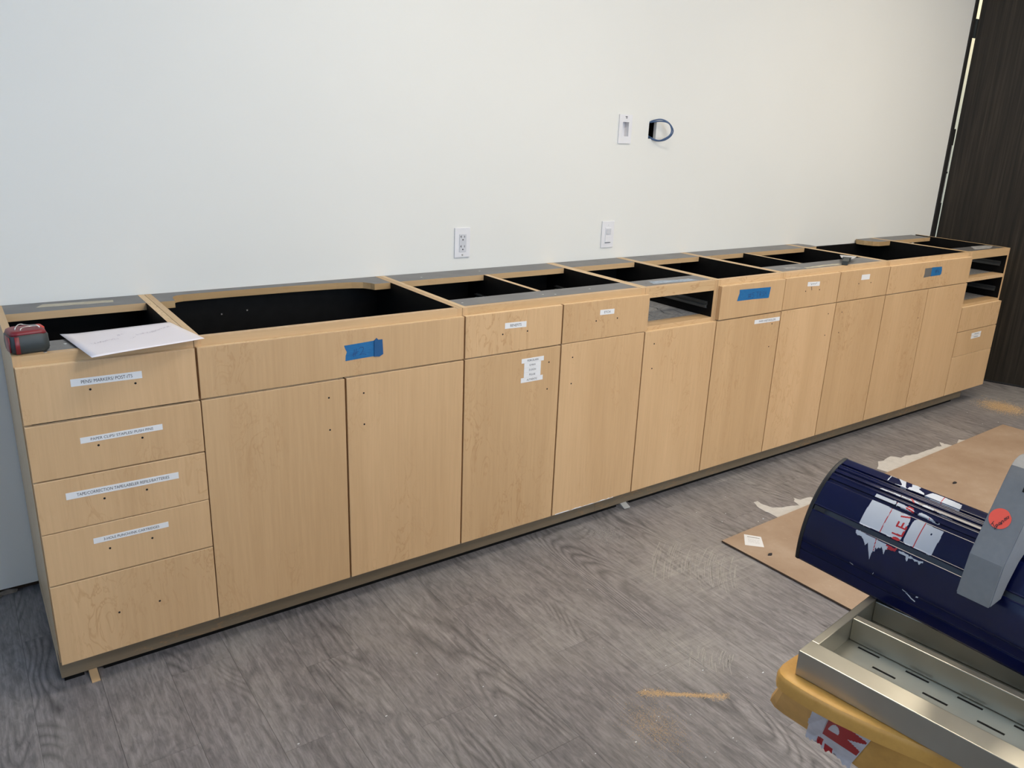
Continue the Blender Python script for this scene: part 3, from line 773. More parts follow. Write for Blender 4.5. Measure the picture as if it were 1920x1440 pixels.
# putty scraper on the F cabinet
sc = thing('scraper', 'small grey putty scraper lying on the grey rail beside beige residue', 'tool', (3.28, .08, ZT))
sd = Vector((.255, .145, 0)).normalized(); sn = Vector((-sd.y, sd.x, 0))
def sx(name, pts, z0, z1, mat):
    bm = B(); prism(bm, pts, z0, z1, 0, lambda a, b_, c: tuple(Vector((3.215, .030, 0))+sd*a+sn*b_+Vector((0, 0, c)))); return link(name, bm, mat, sc)
sx('handle', [(0, -.012), (.04, -.014), (.10, -.011), (.13, -.018), (.13, .018), (.10, .011), (.04, .014), (0, .012)], ZT+.0012, ZT+.018, M_RUBBER)
sx('blade', [(.12, -.016), (.15, -.026), (.225, -.036), (.225, .036), (.15, .026), (.12, .016)], ZT+.012, ZT+.0145, M_WHITEGR)
sx('ferrule', [(.115, -.017), (.14, -.019), (.14, .019), (.115, .017)], ZT+.008, ZT+.0195, M_RUNNER)

# ------------------------------------------------------------------ fittings on the wall
def plate_part(bm, x0, x1, z0, z1, d0=0., d1=.006, bev=.002):
    box(bm, x0, x1, WY-d1, WY-d0, z0, z1, bev)
OT = thing('wall_outlet', 'white duplex power outlet on the wall above the wide left cabinets', 'outlet', (1.575, WY, .978))
bm = B(); plate_part(bm, 1.5405, 1.608, .9225, 1.0335, 0, .0055, .0022); link('cover_plate', bm, M_WHITEPL, OT)
bm = B(); plate_part(bm, 1.5595, 1.590, .944, 1.0095, .005, .0075, .0006); rc = link('receptacle', bm, M_WHITEGR, OT)
bm = B()
for zc in (.9965, .9605):
    for (a, c, h) in ((1.5655, 1.5678, .0085), (1.5805, 1.5825, .0075)): box(bm, a, c, WY-.0079, WY-.0070, zc, zc+h)
    box(bm, 1.5635, 1.5655, WY-.0079, WY-.0070, zc+.0032, zc+.0052)
    disc(bm, 1.5745, zc-.0075, .0027, WY-.0072, .0007)
link('slots', bm, M_INK, rc)
bm = B(); disc(bm, 1.574, .9325, .003, WY-.0055, .0007); link('cover_screw', bm, M_SCREW, OT)
SW = thing('wall_sensor', 'white occupancy sensor switch on the wall right of the duplex outlet', 'switch', (2.296, WY, .979))
bm = B(); plate_part(bm, 2.262, 2.330, .9235, 1.0345, 0, .0055, .0022); link('cover_plate', bm, M_WHITEPL, SW)
bm = B(); plate_part(bm, 2.281, 2.3115, .946, 1.008, .005, .0078, .0008); sw2 = link('switch_body', bm, M_WHITEPL, SW)
bm = B(); plate_part(bm, 2.284, 2.3085, .980, 1.004, .0076, .0105, .0012); link('lens', bm, M_WHITEGR, sw2)
bm = B(); plate_part(bm, 2.2815, 2.3110, .9440, .9458, .005, .0083, 0); link('button_gap', bm, M_INK, sw2)
bm = B(); disc(bm, 2.296, 1.018, .0022, WY-.0055, .0006); link('cover_screw', bm, M_WHITEGR, SW)
RB = thing('recessed_box', 'white recessed cable box on the wall, left of the blue cable loop', 'outlet', (2.35, WY, 1.408))
bm = B(); rx0, rx1, rz0, rz1 = 2.3155, 2.3855, 1.351, 1.465
for d in ((rx0, rx1, rz0, REC[2]+.003), (rx0, rx1, REC[3]-.003, rz1), (rx0, REC[0]+.003, REC[2]+.003, REC[3]-.003), (REC[1]-.003, rx1, REC[2]+.003, REC[3]-.003)):
    box(bm, d[0], d[1], WY-.0055, WY-.0002, d[2], d[3])
link('cover_plate', bm, M_WHITEPL, RB)
bm = B(); a, c, p, q = REC[0]+.0028, REC[1]-.0028, REC[2]+.0028, REC[3]-.0028; yb = WY+.020; WF = WY-.0003
for vs in (((a, yb, p), (c, yb, p), (c, yb, q), (a, yb, q)), ((a, WF, p), (a, yb, p), (a, yb, q), (a, WF, q)), ((c, yb, p), (c, WF, p), (c, WF, q), (c, yb, q)),
           ((a, WF, p), (c, WF, p), (c, yb, p), (a, yb, p)), ((a, yb, q), (c, yb, q), (c, WF, q), (a, WF, q))):
    bm.faces.new([bm.verts.new(v) for v in vs])
link('recess', bm, M_WHITEPL, RB)
bm = B(); ribbon(bm, [(2.347, 1.4575), (2.357, 1.4575)], .0028, FRONT(WY-.0055), .0003); ribbon(bm, [(2.350, 1.4525), (2.3565, 1.4525)], .0032, FRONT(WY-.0055), .0003); link('mark', bm, M_INK, RB)
bm = B()
for k in range(3): box(bm, a+.002+.003*k, a+.004+.003*k, yb-.0008, yb-.0001, 1.398+.007*k, 1.402+.007*k)
link('knockouts', bm, M_INK, RB)
# cable opening: back box and the two loops
bm = B(); a, c, p, q = HOLE; yb = WY+.07
for vs in (((a, yb, p), (c, yb, p), (c, yb, q), (a, yb, q)), ((a, WY+.016, p), (a, yb, p), (a, yb, q), (a, WY+.016, q)), ((c, yb, p), (c, WY+.016, p), (c, WY+.016, q), (c, yb, q)),
           ((a, WY+.016, p), (c, WY+.016, p), (c, yb, p), (a, yb, p)), ((a, yb, q), (c, yb, q), (c, WY+.016, q), (a, WY+.016, q))):
    bm.faces.new([bm.verts.new(v) for v in vs])
link('cable_box', bm, M_BLACK, wb)
pts = []
for off in (0, .016):
    pts += [(2.494, .630, 1.430), (2.4925, .590, 1.4385), (2.499, .567, 1.448-off*.35), (2.525, .548, 1.4535-off*.45), (2.560-off*.3, .538-off*.4, 1.441-off*.1), (2.586-off*.9, .535-off*.4, 1.414), (2.582-off, .538-off*.4, 1.391), (2.560-off*.9, .550-off*.3, 1.372+off*.15), (2.532, .564-off*.3, 1.3665+off*.1), (2.512, .575, 1.371+off*.2), (2.506, .600, 1.381+off*.2), (2.502, .635, 1.392)]
bm = B(); tube(bm, spline(pts, 7), .0029, 10); tag(link('network_cable', bm, M_CABLE), 'double loop of blue network cable hanging out of the cut opening in the wall', 'cable')

# ------------------------------------------------------------------ on the floor
hb = tag(boxo('hardboard_sheet', (0, 1, 0, 1, 0, 1), M_HARD), 'large brown hardboard sheet lying on the floor right of the cabinets', 'board')
bm = B(); prism(bm, [(2.124, -.346), (2.150, -1.55), (4.46, -1.50), (4.395, -.294)], .0030, .0090); bmesh.ops.recalc_face_normals(bm, faces=bm.faces)
for f in bm.faces:
    f.normal_update(); f.material_index = 0 if f.normal.z > .5 else 1  # sides carry the painted shadow line
hb.data = bpy.data.meshes.new('hardboard_sheet'); bm.to_mesh(hb.data); bm.free(); hb.data.materials.append(M_HARD); hb.data.materials.append(M_GAPSHADE); hb.location = (0, 0, 0); WLOC[hb.name] = Vector((0, 0, 0))
bm = B(); prism(bm, [(2.231, -.358), (2.269, -.405), (2.217, -.460), (2.171, -.412)], .0090, .0095)
u = Vector((.038, -.050)).normalized(); v = Vector((-.055, -.053)).normalized()
tfl = lambda a, b_, c: (2.231+u.x*a+v.x*b_, -.358+u.y*a+v.y*b_, .0095+c)
rr = random.Random(11)
for row, wd in ((.014, .0022), (.030, .0010), (.036, .0010), (.042, .0010), (.048, .0010), (.054, .0010)):
    s = .012
    while s < .052:
        e = s+rr.uniform(.003, .008); ribbon(bm, [(s, row), (min(e, .052), row)], wd if row > .02 else .006, tfl, .0002, 1); s = e+.003
link('product_sticker', bm, [M_LABEL, M_RESG], hb)
def torn(outline, lab, seed, amp):
    out = []
    for i in range(len(outline)): out += jag(outline[i], outline[(i+1) % len(outline)], 3, amp, seed+i)
    bm = B(); prism(bm, out, .0002, .0009); bmesh.ops.recalc_face_normals(bm, faces=bm.faces)
    bmesh.ops.triangulate(bm, faces=bm.faces); return tag(link('torn_paper', bm, M_TORN), lab, 'paper')
torn([(2.492, -0.195), (2.515, -0.194), (2.507, -0.226), (2.521, -0.264), (2.557, -0.285), (2.619, -0.301), (2.632, -0.309), (2.648, -0.273), (2.668, -0.255), (2.68, -0.277), (2.737, -0.285), (2.76, -0.350), (2.576, -0.370), (2.466, -0.360), (2.469, -0.283), (2.47, -0.241)], 'ragged white paper scrap by the near left part of the hardboard', 60, .0028)
torn([(3.342, -0.217), (3.378, -0.228), (3.458, -0.216), (3.484, -0.251), (3.528, -0.247), (3.596, -0.267), (3.685, -0.268), (3.77, -0.265), (3.803, -0.273), (3.854, -0.239), (3.848, -0.267), (3.865, -0.298), (3.917, -0.297), (3.975, -0.275), (4.011, -0.3), (3.92, -0.345), (3.653, -0.355), (3.403, -0.355), (3.268, -0.350), (3.264, -0.264)], 'long ragged white paper strip along the far edge of the hardboard', 70, .0035)
def chip(x, y, r, lab):
    bm = B(); rr = random.Random(int(x*1000)); prism(bm, [(x+r*rr.uniform(.6, 1.3)*math.cos(1.05*k), y+.6*r*rr.uniform(.6, 1.3)*math.sin(1.05*k)) for k in range(6)], .0092, .0135)
    return tag(link('debris_chip', bm, M_INK), lab, 'debris')
chip(3.399, -.542, .014, 'black chip lying on the hardboard above the machine barrel')
chip(2.192, -.505, .009, 'dark splinter on the hardboard near its white sticker')
def grains(name, lab, fn, n, size, mat, seed):
    rr = random.Random(seed); bm = B()
    for k in range(n):
        x, y, z = fn(rr); s = size*rr.uniform(.5, 1.6); a = rr.uniform(0, 6.28)
        vs = [bm.verts.new((x+s*math.cos(a+2.1*i)*(1.8 if i == 0 else .8), y+s*math.sin(a+2.1*i)*(1.8 if i == 0 else .8), z+.0002)) for i in range(3)]+[bm.verts.new((x, y, z+s*.8))]
        for f in ((0, 1, 2), (0, 3, 1), (1, 3, 2), (2, 3, 0)): bm.faces.new([vs[i] for i in f])
    bmesh.ops.recalc_face_normals(bm, faces=bm.faces)
    return tag(link(name, bm, mat), lab, 'sawdust', kind='stuff')
def streak(rr):
    t = rr.random(); w = .0045 if .3 < t < .85 else .009
    return (1.318+(1.496-1.318)*t+rr.gauss(0, w), -.770-.135*t+rr.gauss(0, w*.7), 0)
grains('sawdust', 'thin orange streak of sawdust on the bare floor', streak, 2600, .0011, M_SAW, 1)
grains('sawdust', 'round scatter of sawdust nearest the bottom of the picture', lambda r: (1.262+abs(r.gauss(0, 1))*.0+r.gauss(0, .035), -.880+r.gauss(0, .045), 0), 1500, .0009, M_SAW, 2)
grains('sawdust', 'heap of sawdust near the dark door at the far right', lambda r: (4.72+r.gauss(0, .05), -.15+r.gauss(0, .055), abs(r.gauss(0, .003))), 6000, .0015, M_SAW, 3)
grains('sawdust', 'faint sawdust patch on the floor before the middle cabinets', lambda r: (1.80+r.gauss(0, .035), -.085+r.gauss(0, .03), 0), 700, .0010, M_PLAS, 6)
rr = random.Random(8); bm = B()
for k in range(46):
    x, y = rr.choice(((1.3, -.9), (1.5, -.7), (2.3, -.2), (.9, -.5), (1.2, -.95), (4.6, -.2)));  x += rr.gauss(0, .18); y += rr.gauss(0, .10)
    s = rr.uniform(.0010, .0024); box(bm, x, x+s*rr.uniform(1, 3.), y, y+s, 0.0003, .0003+s*.7)
tag(link('plaster_crumbs', bm, M_LABEL), 'tiny white crumbs scattered over the grey floor', 'debris', kind='stuff')
def smear(lab, cx, cy, dirx, diry, L, Wd, n, seed, w0=.0012):
    rr = random.Random(seed); d = Vector((dirx, diry)).normalized(); nn = Vector((-d.y, d.x)); bm = B()
    for k in range(n):
        a = rr.uniform(-.5, .5)*Wd; t0 = rr.uniform(-.5, .2)*L; l = rr.uniform(.15, .5)*L; p = []
        for i in range(7):
            t = t0+l*i/6; bend = .25*t*t/L*(1 if a > 0 else .5)
            p.append((cx+d.x*t+nn.x*(a+bend), cy+d.y*t+nn.y*(a+bend)))
        ribbon(bm, p, w0*rr.uniform(.5, 1.5), lambda a_, b_, c: (a_, b_, c), .00025)
    bm.normal_update()
    for f in bm.faces:
        if f.normal.z < 0: f.normal_flip()
    return tag(link('plaster_smear', bm, M_PLAS), lab, 'smear', kind='stuff')
smear('fan of pale trowelled plaster scratches beside the hardboard corner', 1.93, -.40, -.77, -.60, .26, .30, 110, 21, .0010)
smear('small bright patch of scraped plaster on the near floor', 1.585, -.775, -.80, -.60, .10, .12, 50, 22, .0009)
smear('long faint scrape marks on the floor between the plaster patches', 1.51, -.68, -.10, -1, .26, .12, 50, 23, .0006)

# ------------------------------------------------------------------ yellow cart, steel tray, machine
CT = thing('utility_cart', 'yellow moulded cart corner at the bottom right, carrying the steel tray', 'cart', (1.1, -1.8, 0))
def poly_inset(pts, d):
    out = []; n = len(pts)
    for i in range(n):
        p0, p1, p2 = Vector(pts[i-1]), Vector(pts[i]), Vector(pts[(i+1) % n])
        n1 = Vector((-(p1-p0).y, (p1-p0).x)).normalized(); n2 = Vector((-(p2-p1).y, (p2-p1).x)).normalized()
        b_ = (n1+n2); b_.normalize(); k = max(.5, b_.dot(n1)); out.append(tuple(p1+b_*d/k))
    return out
lip = [(.905, -1.428), (.878, -1.430), (.864, -1.434), (.856, -1.441), (.852, -1.452), (.8515, -1.468), (.8535, -1.495), (.860, -1.530), (.873, -1.578), (.897, -1.646), (1.08, -2.2), (1.47, -2.2), (1.47, -1.43), (1.2, -1.428)]
bm = B(); rings = []
for d, z in ((.004, .6775), (0, .6777), (0, .692), (.0008, .6955), (.0025, .6985), (.006, .7004), (.020, .7007)):
    rings.append([(x, y, z) for x, y in poly_inset(lip, d)])
loft(bm, rings); bmesh.ops.recalc_face_normals(bm, faces=bm.faces); link('cart_top', bm, M_YEL, CT).data.set_sharp_from_angle(angle=R(28))
lowt = [(.905, -1.434), (.884, -1.436), (.872, -1.441), (.864, -1.450), (.861, -1.468), (.862, -1.495), (.867, -1.530), (.880, -1.578), (.903, -1.646), (1.085, -2.19), (1.46, -2.19), (1.46, -1.436), (1.2, -1.434)]
lowb = [(.945, -1.392), (.926, -1.393), (.912, -1.400), (.905, -1.413), (.904, -1.430), (.906, -1.468), (.905, -1.50), (.903, -1.546), (.906, -1.62), (1.09, -2.16), (1.44, -2.16), (1.44, -1.41), (1.2, -1.395)]
def lowp(i, t):
    return (lowt[i][0]*(1-t)+lowb[i][0]*t, lowt[i][1]*(1-t)+lowb[i][1]*t, .6775*(1-t)+.600*t)
bm = B(); loft(bm, [[lowp(i, t) for i in range(len(lowt))] for t in (0, .25, .5, .75, .93, 1)]); bmesh.ops.recalc_face_normals(bm, faces=bm.faces); link('cart_apron', bm, M_YEL, CT).data.set_sharp_from_angle(angle=R(28))
for (x, y) in ((1.08, -1.70), (1.40, -1.60), (1.15, -2.1), (1.40, -2.1)):
    bm = B(); loft(bm, [[(x+a, y+b_, z) for a, b_ in rounded(h, h, .01)] for h, z in ((.022, .0), (.03, .60))]); link('leg', bm, M_YEL, CT)
# torn warning tape on the apron (follows rings 6..8)
def apron(s, t, c=0.):
    i = min(7, int(s)); f = s-i; p = Vector(lowp(i, t))*(1-f)+Vector(lowp(i+1, t))*f
    nrm = Vector((-.9, -.1, -.45)).normalized(); return tuple(p+nrm*(.001+c))
def apatch(bm, pts, mi, c):
    vs = [bm.verts.new(apron(s, t, c)) for s, t in pts]; f = bm.faces.new(vs); f.material_index = mi
bm = B(); SA, SB = 5.02, 6.88
NS, NT = 120, 46
jl = [.10*math.sin(j*.21)+.04*math.sin(j*.9) for j in range(NT+1)]; jb_ = [.05*math.sin(i*.13)+.03*math.sin(i*.5) for i in range(NS+1)]
seg = lambda p, a, b_: ((Vector(a)-Vector(p)).length if (Vector(b_)-Vector(a)).length == 0 else (lambda d, t: (Vector(a)+d*max(0, min(1, t))-Vector(p)).length)(Vector(b_)-Vector(a), (Vector(p)-Vector(a)).dot(Vector(b_)-Vector(a))/(Vector(b_)-Vector(a)).length_squared))
def tape_col(x, y):     # x 0..1 along, y 0..1 down
    # white base; a big red R and the stubs of neighbouring characters
    red = False
    if .36 < x < .98 and y < .92:
        X = (x-.36)/.60; Y = y
        if Y < .62-.0*X: red = True
        if .10 < X < .44 and Y < .40 and ((X-.27)/.16)**2 + ((Y-.40)/.26)**2 < 1: red = False
        if X > .58 and Y < .06+.25*(X-.58): red = False
        if .66 < X and abs(Y-.36) < .32*(X-.66): red = False
    if .30 < x < .44 and .78 < y < .97: red = True
    if .50 < x < .66 and .86 < y < .99: red = True
    return 1 if red else 0
vs = {}
for i in range(NS+1):
    for j in range(NT+1):
        x, y = i/NS, j/NT
        s = SA+(SB-SA)*x+(jl[j]*.4 if i == 0 else 0); t = -.02+1.14*y+(jb_[i] if j == NT else 0)
        tcl = min(1.0, max(0, t)); p = Vector(apron(s, tcl, .0004+.0012*abs(math.sin(9*x+5*y))*(x < .35)))
        if t > 1: p.z -= (t-1)*.06
        vs[i, j] = bm.verts.new(p)
for i in range(NS):
    for j in range(NT):
        f = bm.faces.new((vs[i, j], vs[i+1, j], vs[i+1, j+1], vs[i, j+1])); f.material_index = tape_col((i+.5)/NS, (j+.5)/NT); f.smooth = True
bmesh.ops.recalc_face_normals(bm, faces=bm.faces)
link('warning_tape', bm, [M_TWHITE, M_TRED], CT)

# stainless tray: local frame u (along, towards the viewer's right) and v (across)
TO = Vector((.8704, -1.4567, 0)); TU = Vector((.117, -.9931, 0)); TV = Vector((.9931, .117, 0))
TY = thing('steel_tray', 'long stainless steel slotted tray with raised rails on the yellow cart', 'tray', (TO.x, TO.y, .7008))
tft = lambda a, b_, c: tuple(TO+TU*a+TV*b_+Vector((0, 0, c)))
TZ0, TZ1, TL = .7012, .7395, .72
def tbox(name, u0, u1, v0, v1, z0, z1, mat=None, par=None, bev=.0012):
    bm = B(); box(bm, u0, u1, v0, v1, z0, z1, bev)
    for q in bm.verts: q.co = Vector(tft(*q.co))
    bmesh.ops.recalc_face_normals(bm, faces=bm.faces); return link(name, bm, mat or M_STEEL, par or TY)
tbox('front_rail', 0, TL, 0, .034, TZ0, TZ1); tbox('end_rail', 0, .0115, .0342, .46, TZ0, TZ1); tbox('far_rail', .0117, TL, .43, .46, TZ0, TZ1)
tbox('divider_rail', .0117, TL, .133, .146, TZ0+.0022, TZ1-.001); tbox('divider_rail', .0117, TL, .2065, .222, TZ0+.0022, TZ1-.003); tbox('end_rail', TL-.012, TL, .0342, .43, TZ0, TZ1-.002)
# floor plate with real slots
slots = []
for k in range(-1, 10):
    slots += [(.063+.068*k, .095+.068*k, .0948, .0992), (.0290+.068*k, .0605+.068*k, .1228, .1272), (.062+.068*k, .0935+.068*k, .1955, .1995)]
slots = [s for s in slots if s[0] > .014 and s[1] < TL-.02]
bm = B()
vrows = [(.0342, .0948), (.0992, .1228), (.1272, .1955), (.1995, .4298)]
for a, c in vrows: box(bm, .0117, TL-.0122, a, c, TZ0+.0008, TZ0+.002)
for (va, vc) in ((.0948, .0992), (.1228, .1272), (.1955, .1995)):
    row = sorted([s for s in slots if abs(s[2]-va) < 1e-4]); cur = .0117
    for s in row: box(bm, cur, s[0], va, vc, TZ0+.0008, TZ0+.002); cur = s[1]
    box(bm, cur, TL-.0122, va, vc, TZ0+.0008, TZ0+.002)
for q in bm.verts: q.co = Vector(tft(*q.co))
bmesh.ops.recalc_face_normals(bm, faces=bm.faces); link('slotted_floor', bm, M_STEEL, TY)
bm = B(); box(bm, .014, TL-.014, .036, .428, TZ0+.0001, TZ0+.0004)
for q in bm.verts: q.co = Vector(tft(*q.co))
bmesh.ops.recalc_face_normals(bm, faces=bm.faces); link('slot_backing', bm, M_DARK, TY)  # near-black sheet under the slots makes them read dark

# machine: navy extruded barrel with grey yoke
MC = thing('machine', 'navy blue ribbed machine barrel with grey yoke lying over the steel tray', 'machine', (1.19, -1.7, .74))
BX, BZ, RX, RZ = 1.19, .752, .113, .147
YA, YE = -1.302, -2.35
FEAT = [(31.0, 34.2, -.0028, 1), (8.5, 9.3, -.0012, 0), (3.0, 3.8, -.0012, 0), (53.6, 56.2, -.0022, 0), (61.6, 63.2, -.0024, 0), (66.4, 67.4, -.0014, 0), (71.4, 73.2, -.0026, 0)]
BEAD = [(34.25, 35.3, .0007), (59.4, 61.5, .0009), (66.0+1.5, 68.7, .0006), (69.6, 71.3, .0007)]
def bofs(th):
    t = th
    for a, c, h in BEAD:
        if a <= t <= c: return h*math.sin(math.pi*(t-a)/(c-a)), 0
    for a, c, o_, mi in FEAT:
        if a <= t <= c: return o_, mi
    return 0., 0
BACK = [(81., 1.1723, .8972), (90., 1.196, .884), (105., 1.226, .858), (125., 1.255, .820), (150., 1.273, .775), (175., 1.277, .741)]
def bpt(th, y, d=0.):
    if th > 81:
        for (t0, x0, z0), (t1, x1, z1) in zip(BACK, BACK[1:]):
            if th <= t1+.01:
                k = (th-t0)/(t1-t0); n = Vector((z0-z1, 0, x1-x0)).normalized()
                return Vector((x0+(x1-x0)*k, y, z0+(z1-z0)*k))+n*d
    o_, _ = bofs(th); a = R(th); n = Vector((-math.cos(a)/RX, 0, math.sin(a)/RZ)).normalized()
    return Vector((BX-RX*math.cos(a), y, BZ+RZ*math.sin(a)))+n*(o_+d)
ths = set([-4.6, 81.])
for k in range(0, 61): ths.add(-4.6+85.6*k/60)
for a, c, o_, mi in FEAT:
    for q in (a-.05, a, c, c+.05): ths.add(q)
for a, c, h in BEAD:
    for q in range(9): ths.add(a+(c-a)*q/8)
for q in BACK[1:]: ths.add(q[0])
ths = sorted(ths)
bm = B(); ra = [bm.verts.new(bpt(t, YA)) for t in ths]; rb = [bm.verts.new(bpt(t, YE)) for t in ths]
for k in range(len(ths)-1):
    f = bm.faces.new((ra[k], ra[k+1], rb[k+1], rb[k])); f.material_index = bofs((ths[k]+ths[k+1])/2)[1]; f.smooth = abs(bofs(ths[k])[0]-bofs(ths[k+1])[0]) < .0006 and ths[k+1] <= 81
bm.faces.new((ra[0], rb[0], rb[-1], ra[-1]))
bmesh.ops.recalc_face_normals(bm, faces=bm.faces); link('barrel', bm, [M_NAVY, M_NAVYDK], MC)
bm = B(); tt = [-4.6+85.6*k/48 for k in range(49)]+[90., 105., 125., 150., 175.]
def ellp(th, y, d):
    if th > 81: return bpt(th, y, d)
    a = R(th); n = Vector((-math.cos(a)/RX, 0, math.sin(a)/RZ)).normalized(); return Vector((BX-RX*math.cos(a), y, BZ+RZ*math.sin(a)))+n*d
loft(bm, [[ellp(t, y, d) for t in tt] for y, d in ((YA+.0002, .0012), (YA-.0035, .0012), (YA-.004, .0003))][::1], 0, False)
loft(bm, [[ellp(t, y, d) for t in tt] for y, d in ((YA+.004, -.004), (YA+.003, .0), (YA+.0002, .001))], 0, False)
bmesh.ops.recalc_face_normals(bm, faces=bm.faces); link('end_cap', bm, M_RIM, MC)
bm = B(); vs4 = [bm.verts.new(bpt(t, y, .0032)) for t, y in ((31.2, -1.309), (31.2, -1.328), (34, -1.328), (34, -1.309))]; bm.faces.new(vs4); link('groove_plug', bm, M_RIM, MC)
# worn decal rasterised on the barrel surface
def sdist(p, segs):
    best = 9
    for (a, c) in segs:
        ax, ay = a; cx_, cy_ = c; dx, dy = cx_-ax, cy_-ay; L = dx*dx+dy*dy
        t = 0 if L == 0 else max(0, min(1, ((p[0]-ax)*dx+(p[1]-ay)*dy)/L)); best = min(best, math.hypot(p[0]-ax-dx*t, p[1]-ay-dy*t))
    return best
# outlines of the torn film, its red lines and its letters: (position along the barrel in m, angle round it in degrees)
DP = [[(-1.3862, 53.4), (-1.3921, 53.2), (-1.403, 53.3), (-1.4119, 53.2), (-1.4193, 52.9), (-1.4253, 52.8), (-1.4295, 52.9), (-1.435, 52.7), (-1.4421, 52.9), (-1.4482, 52.6), (-1.45, 51.3), (-1.4515, 49.0), (-1.4517, 46.9), (-1.4515, 44.9), (-1.4522, 41.6), (-1.4522, 38.7), (-1.4517, 36.3), (-1.4499, 35.0), (-1.4441, 34.6), (-1.4394, 35.0), (-1.4331, 34.9), (-1.4287, 35.0), (-1.4219, 35.3), (-1.4156, 35.0), (-1.408, 35.0), (-1.4003, 34.9), (-1.3939, 34.6), (-1.3858, 35.0), (-1.3855, 38.1), (-1.3857, 44.7), (-1.386, 49.0)], [(-1.4564, 51.4), (-1.4601, 52.6), (-1.4642, 52.6), (-1.4723, 52.5), (-1.4786, 52.3), (-1.4891, 51.8), (-1.4994, 52.0), (-1.5001, 46.3), (-1.4997, 39.6), (-1.4993, 34.8), (-1.4953, 34.4), (-1.4908, 34.8), (-1.485, 34.8), (-1.477, 34.7), (-1.4706, 35.0), (-1.4645, 34.9), (-1.4605, 34.8), (-1.4569, 35.5), (-1.4556, 37.0), (-1.4556, 40.3), (-1.4558, 44.8), (-1.4553, 48.7)], [(-1.386, 58.9), (-1.3915, 58.9), (-1.4048, 58.9), (-1.4187, 59.1), (-1.4197, 57.4), (-1.4192, 56.1), (-1.4081, 56.2), (-1.3969, 56.4), (-1.3859, 56.3)], [(-1.4206, 58.9), (-1.433, 58.7), (-1.4377, 58.3), (-1.4465, 58.0), (-1.4496, 56.9), (-1.4471, 55.7), (-1.4383, 56.1), (-1.4323, 55.8), (-1.4253, 56.3), (-1.4214, 56.0)], [(-1.3854, 64.6), (-1.3973, 64.9), (-1.4183, 65.1), (-1.4186, 63.9), (-1.4038, 64.1), (-1.3857, 63.8)], [(-1.4194, 65.0), (-1.4293, 65.2), (-1.4349, 65.0), (-1.4395, 65.5), (-1.4453, 65.0), (-1.4481, 64.0), (-1.4414, 63.9), (-1.4303, 64.4), (-1.4196, 64.0)], [(-1.4539, 64.7), (-1.4583, 65.4), (-1.4704, 64.6), (-1.4712, 63.4), (-1.4626, 63.4), (-1.4535, 63.4)], [(-1.472, 64.0), (-1.4875, 63.5), (-1.4988, 63.0), (-1.4932, 62.8), (-1.4832, 63.0)], [(-1.4556, 56.0), (-1.4566, 57.7), (-1.4594, 58.4), (-1.4668, 58.1), (-1.4747, 57.4), (-1.48, 56.3), (-1.4839, 55.5), (-1.4884, 56.3), (-1.4887, 55.6), (-1.4833, 55.1), (-1.4727, 55.7), (-1.4624, 55.9)], [(-1.3827, 80.9), (-1.3924, 80.9), (-1.3927, 80.6), (-1.3841, 80.8), (-1.3856, 74.6), (-1.3841, 74.0)], [(-1.3962, 80.9), (-1.408, 80.7), (-1.4144, 74.4), (-1.4176, 73.5), (-1.4145, 73.0), (-1.3996, 73.5), (-1.3969, 73.6), (-1.4074, 74.3), (-1.4065, 76.0), (-1.4018, 78.0)], [(-1.4182, 80.2), (-1.4253, 80.9), (-1.4328, 80.0), (-1.4313, 77.7), (-1.4368, 76.6), (-1.4421, 75.6), (-1.4445, 73.6), (-1.4347, 73.9), (-1.4184, 73.3), (-1.4185, 75.9), (-1.4215, 77.0)], [(-1.446, 73.2), (-1.4484, 76.5), (-1.4513, 79.3), (-1.459, 79.8), (-1.4703, 79.6), (-1.4847, 79.2), (-1.4961, 78.7), (-1.4981, 75.4), (-1.4984, 72.4), (-1.4879, 72.7), (-1.4719, 72.8), (-1.4567, 72.8)], [(-1.3855, 30.3), (-1.3914, 30.7), (-1.3984, 30.4), (-1.4086, 30.2), (-1.4187, 30.1), (-1.4299, 29.8), (-1.4375, 29.7), (-1.4417, 27.6), (-1.4373, 26.5), (-1.4376, 24.6), (-1.4371, 23.4), (-1.4341, 25.5), (-1.4307, 27.3), (-1.4295, 25.7), (-1.427, 26.1), (-1.4251, 24.6), (-1.4228, 25.3), (-1.4232, 22.5), (-1.4206, 22.5), (-1.4197, 20.3), (-1.42, 16.5), (-1.4172, 19.0), (-1.4096, 25.9), (-1.4066, 23.8), (-1.402, 26.3), (-1.3964, 27.9), (-1.3899, 27.6), (-1.3862, 28.5)], [(-1.456, 29.6), (-1.4627, 29.7), (-1.47, 29.6), (-1.4723, 28.7), (-1.4741, 29.5), (-1.4782, 29.0), (-1.4818, 28.9), (-1.4869, 28.8), (-1.4935, 29.7), (-1.4936, 28.6), (-1.4909, 28.3), (-1.4894, 26.7), (-1.486, 28.2), (-1.482, 27.6), (-1.4783, 28.4), (-1.4742, 27.8), (-1.4722, 27.8), (-1.4719, 25.4), (-1.4694, 26.4), (-1.4677, 28.3), (-1.4601, 28.1), (-1.4566, 28.5)]]
DL = [[(-1.4203, 59.1), (-1.4202, 55.7)], [(-1.4193, 52.9), (-1.4202, 48.1)], [(-1.4202, 48.1), (-1.4195, 41.3)], [(-1.4195, 41.3), (-1.4197, 35.1)], [(-1.4191, 30.2), (-1.4212, 23.0)], [(-1.4728, 56.9), (-1.4727, 55.7)], [(-1.4723, 52.5), (-1.4723, 47.3)], [(-1.4723, 47.3), (-1.4724, 40.9)], [(-1.4724, 40.9), (-1.4721, 35.0)], [(-1.4691, 80.3), (-1.4709, 72.4)], [(-1.419, 64.9), (-1.4188, 64.0)]]
